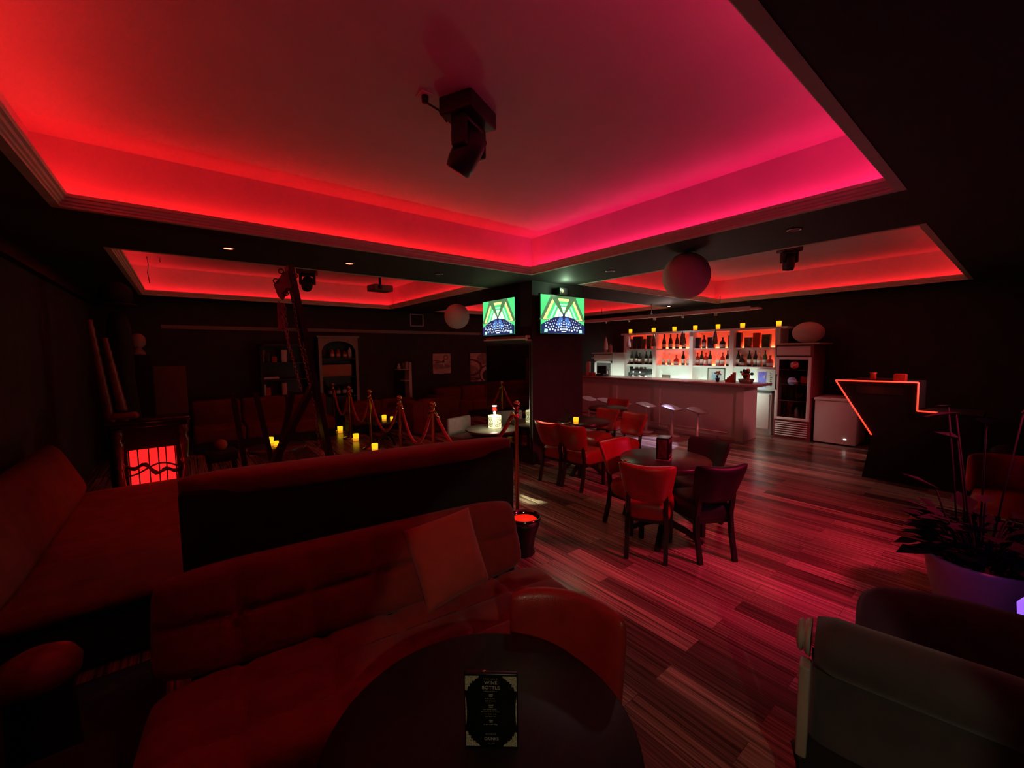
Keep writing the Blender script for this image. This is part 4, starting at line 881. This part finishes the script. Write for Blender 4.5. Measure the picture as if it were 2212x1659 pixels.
# ------------------------------------------------------------------ left (second) cooler by the column
yl0, yl1 = yat(1350, 9.3), yat(1286, 9.3)
t = thing('glass_door_cooler', 'shorter white cooler at the column end of the bottle shelves', 'cooler', (9.25, yl0, 0)); w = yl1-yl0; wl = w-.38
MB().box(0.0,.6,0,w,.0,.9).box(.03,.6,0,.40,.9,1.66).build('cabinet', K['white_wood2'], t)
MB().box(.08,.6,.40,w,.9,1.45).build('interior', K['interior'], t)
MB().box(.02,.06,.40,.45,.9,1.45).box(.02,.06,w-.05,w,.9,1.45).box(.02,.06,.40,w,1.40,1.45).build('door_frame', K['white_wood2'], t)
MB().box(0,.6,.42,w,1.46,1.63).build('header', K['white_wood'], t)
m = MB()
for k in range(9): m.box(-.002, 0, .60+.06*k, .64+.06*k, 1.52, 1.555+.01*(k % 2))
m.build('header_lettering', K['crown'], t)
MB().box(-.04,.62,-.03,w+.06,1.66,1.69).build('top_board', K['white_wood'], t)
smallitem('bottle', 'pink-lit bottle on top of the shorter cooler', 'bottle', 9.4, yat(1309,9.4), 1.69, .10, .30, K['paper'], None, lb=False)
smallitem('bottle', 'shorter tan bottle on top of the shorter cooler', 'bottle', 9.4, yat(1319,9.4), 1.69, .10, .24, K['pale_wood'], None, lb=False)
# ------------------------------------------------------------------ tall glass-door cooler
fy0, fy1 = 2.52, 3.10
t = thing('glass_door_cooler', 'tall glass-door drinks cooler at the end of the bottle shelves', 'cooler', (9.1, fy0, 0)); w = fy1-fy0
MB().box(.04,.75,-.02,0,0,1.83).box(.04,.75,w,w+.02,0,1.83).box(.72,.75,0,w,0,1.83).box(.04,.72,0,w,1.60,1.83).box(.04,.72,0,w,.0,.36).build('cabinet', K['fridge_red'], t)
MB().box(.66,.71,.02,w-.02,.36,1.60).build('inner_wall', K['interior'], t)
MB().rbox(0,.04,.02,w-.005,1.62,1.79,.008,2).build('header', K['white_wood'], t)
m = MB()
for k in range(13): m.box(-.002,.0,.10+.03*k,.12+.03*k,1.69,1.712+.006*(k % 3))
m.build('header_lettering', K['crown'], t)
MB().box(-.03,.78,-.12,w+.03,1.83,1.855).build('top_board', K['crown'], t)
d = MB().rbox(0,.04,0,.05,.37,1.59,.006,2).rbox(0,.04,w-.05,w,.37,1.59,.006,2).rbox(0,.04,.05,w-.05,1.54,1.59,.006,2).rbox(0,.04,.05,w-.05,.37,.42,.006,2).build('door_frame', K['white_wood2'], t)
MB().box(.015,.022,.05,w-.05,.42,1.54).build('door_glass', K['glass'], d)
MB().box(-.04,-.02,w-.03,w-.01,.95,1.25).box(-.02,0,w-.03,w-.01,.95,.97).box(-.02,0,w-.03,w-.01,1.23,1.25).build('handle', K['black_plastic'], d)
for k, z in enumerate((1.34, 1.06, .74)): MB().box(.06,.64,.03,w-.03,z-.006,z+.006).build('shelf', K['steel'], t)
m = MB()
for k in range(7): m.rbox(.0,.02,.02,w-.02,.06+.042*k,.08+.042*k,.003,1)
m.build('vent_grille', K['white_wood'], t)
def disc(z, y, r, c1, c2, ang, label):
    s_ = MB().lathe([(r,0),(r,.002)], n=32, M=Matrix.Translation((.012, y, z)) @ rotm(0,-PI/2,0)).build('sticker', c1, t)
    s_['label'] = label
    MB().box(-.001,.0,-r*.92,r*.92,-r*.16,r*.16, M=Matrix.Translation((.0095, y, z)) @ rotm(ang,0,0)).build('sticker_band', c2, s_)
disc(1.435, .27, .072, K['sticker_red'] if 'sticker_red' in K else mat('sticker_red', (.6,.04,.06), .5, noise=.05), mat('sticker_pink', (.75,.3,.27), .5, noise=.05), -.45, 'round red sticker with a slanted pale band')
disc(1.13, .30, .075, mat('sticker_blue', (.2,.2,.5), .5, noise=.05), K['paper'], 0, 'round blue sticker with a white band')
# contents
def can(y, z, h, r, mt, label, x=.3):
    tag(MB().lathe([(r,0),(r,h*.75),(r*.4,h*.85),(r*.4,h)], n=12).build('drink_bottle', mt, None, (9.1+x, fy0+y, z)), label, 'bottle')
for k in range(5): can(.09+.1*k, .747, .22, .035, K['bottle_dark'], '%s dark bottle from the freezer side, lower shelf of the tall cooler' % ordn[k])
for k in range(5): can(.09+.1*k, .421-.06, .24, .036, K['paper'] if k == 2 else K['bottle_dark'], '%s bottle from the freezer side on the cooler floor' % ordn[k]+(', white' if k == 2 else ''))
for k in range(3): can(.30+.09*k, 1.067, .2, .035, K['bottle_dark'], '%s dark bottle past the red packets on the middle cooler shelf' % ordn[k])
tag(MB().rbox(-.08,.08,-.09,.09,0,.16,.05,3).build('drink_pack', mat('bright_red_pack', (.9,.03,.03), .4, noise=.1), None, (9.32, fy0+.13, 1.067)), 'bright red packet on the middle cooler shelf behind the glass', 'packet')
tag(MB().sphere((0,0,.03), .03, 12, 8).build('orange_fruit', mat('orange_skin', (.9,.4,.05), .5, noise=.1), None, (9.24, fy0+.26, 1.067)), 'round orange thing beside the red packet in the cooler', 'fruit')
# oval globe lamp on the cooler
tag(MB().sphere((0,0,.20), .26, 36, 20, sc=(1,1,.78)).build('globe_lamp', K['paper_globe'], None, (9.42, 2.68, 1.855)), 'pink-lit pale globe lamp sitting on top of the tall cooler', 'lamp')
# chest freezer
t = thing('chest_freezer', 'white chest freezer between the tall cooler and the neon booth', 'freezer', (9.1, 1.82, 0))
MB().rbox(.02,.7,.0,.62,.03,.80,.012).build('body', K['white_wood'], t)
MB().rbox(.0,.71,-.01,.63,.80,.85,.012).build('lid', K['white_wood'], t)
MB().box(.012,.02,.13,.17,.12,.135).build('indicator_light', K['lant_cap'], t); MB().box(.014,.02,.48,.56,.72,.735).build('badge', K['crown'], t)
# ------------------------------------------------------------------ hanging rack over the bar
t = thing('hanging_rack', 'long pale board hung on rods above the bar', 'rack', (8.5, 0, 2.50))
ye0, ye1 = 3.2, 8.0
MB().box(-.18, .18, ye0+.22, ye1, 0, .03).prism([(-.18,0),(.18,0),(.18,.03),(-.18,.03)], ye0+.1, ye0+.22).box(-.1,.1,ye0,ye0+.1,0,.03).build('board', K['crown'], t)
MB().box(-.19,-.17,ye0+.1,ye1,-.02,.05).build('edge_rail', K['white_wood'], t)
for xp in (1555, 1407, 1300):
    q = PX(xp, 665, 8.5); MB().tube([(0,q.y,.03),(0,q.y,.3 if xp == 1407 else .32)], .007, 6).tube([(0,q.y-.05,.03),(0,q.y,.12)], .005, 6).tube([(0,q.y+.05,.03),(0,q.y,.12)], .005, 6).build('hanging_rod', K['black_plastic'], t)
hp = [(1309, 697, 728, 755), (1358, 692, 727, 750), (1413, 686, 722, 748), (1474, 680, 716, 745), (1545, 672, 712, 743)]
hl = ['nearest the column', 'second from the column', 'third from the column', 'fourth from the column', 'nearest the open end of the bar']
for i, (xp, ya_, yb_, yc_) in enumerate(hp):
    a = PX(xp, yb_, 8.5); b = PX(xp, yc_, 8.5); h = a.z-b.z
    t = thing('pendant_lamp', 'unlit slim cone pendant hung below the rack, '+hl[i], 'pendant lamp', (8.5, a.y, b.z))
    MB().lathe([(.055,0),(.05,h*.3),(.03,h*.75),(.008,h)], n=16).build('shade', K['box_photo'] if i not in (0, 1) else K['white_wood'], t)
    MB().tube([(0,0,h),(0,0,2.48-b.z)], .003, 5).build('cord', K['black_plastic'], t); MB().lathe([(.03,0),(.035,.03),(.015,.06)], (0,0,2.435-b.z), 12).build('ceiling_clip', K['steel'], t)
# ------------------------------------------------------------------ globes
t = thing('paper_lantern', 'large round paper globe hanging under the beam toward the bar', 'lantern', (4.33, 2.38, 2.55))
MB().sphere((0,0,0), .245, 40, 22).build('globe', K['paper_globe'], t); MB().tube([(0,0,.24),(0,0,.25)], .01, 6).build('cord', K['black_plastic'], t)
t = thing('paper_lantern', 'smaller round pale globe hanging beside the column mirror', 'lantern', (4.09, 6.8, 2.42))
MB().sphere((0,0,0), .235, 36, 20).build('globe', K['paper_globe'], t); MB().tube([(0,0,.23),(0,0,.38)], .006, 6).build('cord', K['black_plastic'], t)
# ------------------------------------------------------------------ moving heads, projector
def moving_head(loc, rz, tilt, s, label, ztop=ZC):
    t = thing('moving_head_light', label, 'stage light', (loc[0], loc[1], ztop), rz); t.scale = (s, s, s)
    MB().rbox(-.15,.15,-.11,.11,-.10,0,.012).build('base', K['black_plastic'], t)
    m = MB()
    for sx in (-1, 1): m.rbox(sx*.105-.018, sx*.105+.018, -.05, .05, -.27, -.11, .012)
    m.rbox(-.12,.12,-.05,.05,-.13,-.10,.01); y_ = m.build('yoke', K['black_plastic'], t)
    Mh = Matrix.Translation((0,0,-.235)) @ rotm(tilt,0,0)
    MB().lathe([(.05,.10),(.082,.07),(.087,0),(.085,-.10),(.075,-.15),(.06,-.155)], n=20, M=Mh).build('lamp_head', K['black_plastic'], t)
    MB().lathe([(.055,-.154),(.001,-.160)], n=20, M=Mh, cap=False).build('lens', K['bottle_dark'], t)
    return t
q = PZ(1012, 228, ZC); t = moving_head((q.x, q.y), .45, .6, 1.08, 'black moving-head light on the high ceiling overhead')
pw = PZ(918, 205, ZC)
tc = thing('ceiling_socket', 'small ceiling socket with a black plug beside the overhead stage light', 'socket', (pw.x, pw.y, ZC)); MB().rbox(-.04,.04,-.04,.04,-.008,0,.003,2).build('plate', K['white_paint'], tc); MB().lathe([(.02,-.045),(.022,-.008)], n=12).build('plug', K['black_plastic'], tc)
L_ = Vector((q.x-pw.x, q.y-pw.y, 0))
tag(MB().tube([(0,0,-.04), L_*.3+Vector((0,0,-.07)), L_*.5+Vector((.02,.05,-.10)), L_*.7+Vector((0,0,-.06)), L_*.8+Vector((0,0,-.05))], .006, 6).tube([L_*.45+Vector((0,0,-.03)), L_*.55+Vector((-.05,.03,-.04)), L_*.8+Vector((0,.04,-.05))], .004, 6).build('power_cable', K['black_plastic'], None, (pw.x, pw.y, ZC)), 'black cable looping from the ceiling socket to the overhead stage light', 'cable')
q = PZ(1706, 531, ZC); moving_head((q.x, q.y), -.7, .15, .95, 'black moving-head light in the cove beside the bar wall')
q = PZ(663, 580, ZC); moving_head((q.x, q.y), -.4, -.8, 1.1, 'black stage light in the far cove beside the chained frame')
q = PZ(820, 590, ZC)
t = thing('projector', 'grey ceiling projector in the far cove', 'projector', (q.x, q.y, ZC), .15); 
MB().rbox(-.2,.2,-.16,.16,-.36,-.24,.02).build('body', K['projector'] if 'projector' in K else mat('projector_grey', (.16,.13,.12), .5, noise=.1), t)
MB().lathe([(.025,-.24),(.025,-.02),(.06,-.015),(.06,0)], n=14).build('ceiling_mount', K['black_plastic'], t)
MB().lathe([(.04,0),(.045,.03)], n=16, M=Matrix.Translation((-.1,-.16,-.3)) @ rotm(PI/2,0,0)).build('lens', K['black_plastic'], t)
q = PY(1210, 622, 4.60)
t = thing('effect_light', 'small dark effect light mounted on the column above the wider screen', 'stage light', (q.x, 4.68, 2.66))
MB().rbox(-.09,.09,-.16,-.02,-.05,.06,.015).build('body', K['black_plastic'], t); MB().box(-.02,.02,-.02,0,-.03,.03).build('bracket', K['black_plastic'], t)
MB().lathe([(.03,0),(.028,.01),(.001,.012)], n=16, cap=False, M=Matrix.Translation((-.04,-.16,0)) @ rotm(PI/2,0,0)).build('lens', K['box_photo'], t)
point((q.x-.04, 4.44, 2.69), (.6,1,.6), 4, .04)
spot((q.x-.04, 4.47, 2.62), PZ(1156, 1074, 0), (.85,1,.6), 1100, math.radians(8), .7, .03)  # beam added in place of a bright reflection on the floor
for i, xp in enumerate((318, 345)):
    a = PY(xp, 569, 8.9); L = (.42, .07)[i]
    tag(MB().tube([(0,0,0),(.01,0,-L*.3),(-.005,0,-L*.6),(.012,0,-L)], .006, 5).build('loose_cable', K['black_plastic'], None, (a.x, 8.9, ZC)), ('long', 'short')[i]+' loose cable dangling from the cove over the far red sofas', 'cable')
# ------------------------------------------------------------------ chained frame
FY = 4.6
def F(xp, yp, Y=FY): return PY(xp, yp, Y)
t = thing('chained_frame', 'tall dark crossed wooden frame hung with chains and eye hooks', 'frame', (F(722,1000).x, FY, 0))
o = Vector((F(722,1000).x, FY, 0))
top = F(624,575); low = F(712,985); d = (low-top); foot = top+d*(top.z/(top.z-low.z)); foot.z = 0
MB().beam(foot-o, top-o, .18, .05).build('main_beam', K['dark_wood'], t)
a = F(668,848); b = F(588,1005); d = b-a; f2 = a+d*(a.z/(a.z-b.z)); f2.z = 0
MB().beam(f2-o, a+(a-b)*.12-o, .14, .05).build('cross_beam', K['dark_wood'], t)
a = F(632,845, 5.0); b = F(615,930, 5.0); d = b-a; f3 = a+d*(a.z/(a.z-b.z)); f3.z = 0; MB().beam(f3-o, a-o, .07, .05).build('strut', K['dark_wood'], t)
a = F(553,850, 5.2); b = F(572,932, 5.2); d = b-a; f4 = a+d*(a.z/(a.z-b.z)); f4.z = 0; MB().beam(f4-o, a-o, .05, .05).build('strut', K['dark_wood'], t)
a = F(503,850, 5.2); b = F(520,952, 5.2); d = b-a; f4 = a+d*(a.z/(a.z-b.z)); f4.z = 0; MB().beam(f4-o, a-o, .05, .05).build('strut', K['dark_wood'], t)
pl = [F(613,588, FY-.05), F(628,580, FY-.05), F(632,616, FY-.05), F(612,648, FY-.05), F(602,640, FY-.05), F(592,614, FY-.05)]
vs = [p-o for p in pl]+[p-o+Vector((0,.03,0)) for p in pl]; n = 6
MB().add(vs, [tuple(range(n)), tuple(reversed(range(n,2*n)))]+[(i,i+n,(i+1)%n+n,(i+1)%n) for i in range(n)]).build('head_plate', mat('reddish_wood_plate', (.28,.10,.08), .4, noise=.3, nscale=12), t)
def ring(c, r, w=.005, n=16):
    return [Vector(c)+Vector((r*math.cos(2*PI*k/n), 0, r*math.sin(2*PI*k/n))) for k in range(n)]
for (xp, yp) in ((607,586), (596,607), (637,596), (617,634), (623,628)): MB().tube(ring(F(xp,yp,FY-.06)-o, .022), .005, 6, closed=True).build('eye_hook', K['black_plastic'], t)
def chain(pa, pb, lab):
    m = MB(); pa = pa-o; pb = pb-o; L = (pb-pa).length; n = int(L/.034); dr = (pb-pa).normalized(); sd = Vector((dr.z, 0, -dr.x)).normalized(); fd = dr.cross(sd)
    for k in range(n):
        c = pa+dr*(L*(k+.5)/n); s_ = sd if k % 2 else fd
        m.tube([c+dr*.022*math.cos(2*PI*i/8)+s_*.011*math.sin(2*PI*i/8) for i in range(8)], .0035, 4, closed=True)
    m.build('chain', K['chain'], t)
for (A, B) in (((602,650),(612,700)), ((612,700),(652,845)), ((614,655),(625,760)), ((632,640),(648,740)), ((648,740),(680,880)), ((655,740),(694,890)), ((680,880),(692,985)), ((694,890),(722,985))):
    chain(F(*A, FY-.06), F(*B, FY-.06), '')
MB().box(-.03,.03,-.05,-.03,2.1,2.35, M=Matrix.Translation(F(606,690)-o-Vector((0,0,2.2)))).build('strap', K['fridge_red'], t)
# ------------------------------------------------------------------ carved cabinet with glowing heater
q0 = PY(240, 905, 6.0); q1 = PY(404, 900, 6.0)
t = thing('carved_fireplace', 'dark carved fireplace surround with a glowing red panel', 'fireplace', ((q0.x+q1.x)/2, 6.0, 0)); w = q1.x-q0.x; zt = 1.05
MB().rbox(-w/2-.05, w/2+.03, -.05, .35, zt-.04, zt, .012).rbox(-w/2-.02, w/2, -.02, .33, zt-.09, zt-.04, .012).build('mantel_top', mat('glossy_dark_wood', (.03,.012,.01), .18, noise=.3, nscale=12, coat=.4), t)
MB().box(-w/2, w/2, .0, .3, .72, zt-.09).box(-w/2, w/2, .25, .3, .0, .72).box(-w/2, w/2, .0, .3, 0, .26).box(-w/2,-w/2+.1,0,.3,.26,.72).box(w/2-.12,w/2,0,.3,.26,.72).build('surround', K['dark_wood'], t)
for sx in (-1, 1):
    MB().lathe([(.035,.0),(.045,.04),(.03,.08),(.045,.3),(.03,.5),(.028,.52),(.048,.56),(.03,.6),(.04,.75),(.05,.80),(.03,.84),(.05,.9),(.04,.96)], (sx*(w/2-.04), -.03, 0), 16).build('turned_pillar', mat('pillar_polish_%s' % ('a' if sx < 0 else 'b'), (.10,.04,.035), .2, noise=.2, coat=.3), t)
MB().box(-w/2+.1, w/2-.12, .12, .14, .28, .70).build('glowing_panel', K['hot'], t)
m = MB()
for k in (0.02, .2, .42, .62, .78, .98): m.tube([(-w/2+.1+(w-.22)*k, .03, .27), (-w/2+.1+(w-.22)*k, .03, .72)], .006, 6)
m.build('guard_bars', K['black_plastic'], t)
P_ = []; P2 = []
for k in range(25):
    u = k/24; x = -w/2+.02+(w-.1)*u; P_.append((x, -.03, .50+.05*math.sin(u*2*PI)+.03*math.sin(u*6*PI))); P2.append((x, -.03, .50-.05*math.sin(u*2*PI+.5)))
MB().tube(P_, [.012+.012*abs(math.sin(k*.8)) for k in range(25)], 8).tube(P2, .01, 6).build('carved_scroll', K['black_plastic'], t)
point((t.location.x, 5.75, .5), (1,.02,.01), 1.2, .1)
# tall statue
q = PY(250, 640, 6.75)
t = thing('carved_statue', 'tall dark statue with a rounded head and reddish ribbed front, by the side wall', 'statue', (q.x, 6.75, 0))
MB().lathe([(.16,0),(.18,.3),(.15,.9),(.11,1.5),(.12,1.9),(.10,2.15),(.07,2.25)], n=20).build('torso', K['black_matt'], t)
MB().sphere((0,0,2.46), .15, 20, 14, sc=(1.05,1,1.05)).lathe([(.17,2.36),(.2,2.34),(.17,2.33)], n=20).build('head', K['black_matt'], t)
for dx, z0, z1 in ((-.17, 1.0, 2.15), (-.06, 1.1, 1.95)):
    prof = []; N = 22
    for k in range(N): z = z0+(z1-z0)*k/(N-1); prof.append((.045-.022*k/N+.008*(k % 2), z))
    m = MB().lathe(prof, (0,0,0), 14); m.v = [(x+dx-.10*((z-z0)/(z1-z0))+.05, y-.16, z) for x, y, z in m.v]; m.build('ribbed_limb', mat('reddish_carving', (.30,.09,.06), .35, noise=.3, nscale=14), t)
MB().rbox(-.12,.13,-.24,-.06,.45,1.08,.05).build('lower_carving', mat('reddish_carving_dark', (.25,.07,.05), .5, noise=.3, nscale=9), t)
# tall dark screen panels and bust by the side wall
t = thing('wall_panel_screen', 'brown fabric-covered panel standing between the statue and the long sofa', 'screen', (-.28, 9.6, 0)); MB().rbox(-.35,.3,-.03,.03,0,1.55,.01).build('panel', mat('brown_panel', (.16,.07,.05), .8, noise=.1), t)
t = thing('figurine', 'small pale-headed figurine on a dark plinth behind the statue', 'figurine', (-.58, 9.2, 0)); MB().rbox(-.16,.16,-.14,.14,0,1.75,.01).build('plinth', K['black_matt'], t); MB().sphere((0,0,1.98), .11, 16, 12, sc=(1,1,1.15)).lathe([(.1,1.75),(.09,1.8),(.04,1.86),(.04,1.9)], n=14).build('bust', K['art_mid'], t)
# wood-look beam moulding along left wall
struct(MB().box(X0, X0+.07, 3.0, Y1, 2.62, 2.8), 'trim_5', K['dark_wood'])
# ------------------------------------------------------------------ render look
if S.world is None: S.world = bpy.data.worlds.new('World')
S.world.use_nodes = True; S.world.node_tree.nodes['Background'].inputs[0].default_value = (.0,.0,.0,1)
S.view_settings.view_transform = 'Standard'; S.view_settings.look = 'None'; S.view_settings.gamma = 1; S.view_settings.exposure = 0
S.view_settings.use_curve_mapping = False
S.cycles.use_denoising = True; S.cycles.max_bounces = 7; S.cycles.diffuse_bounces = 4; S.cycles.adaptive_threshold = .03; S.cycles.sample_clamp_indirect = 6
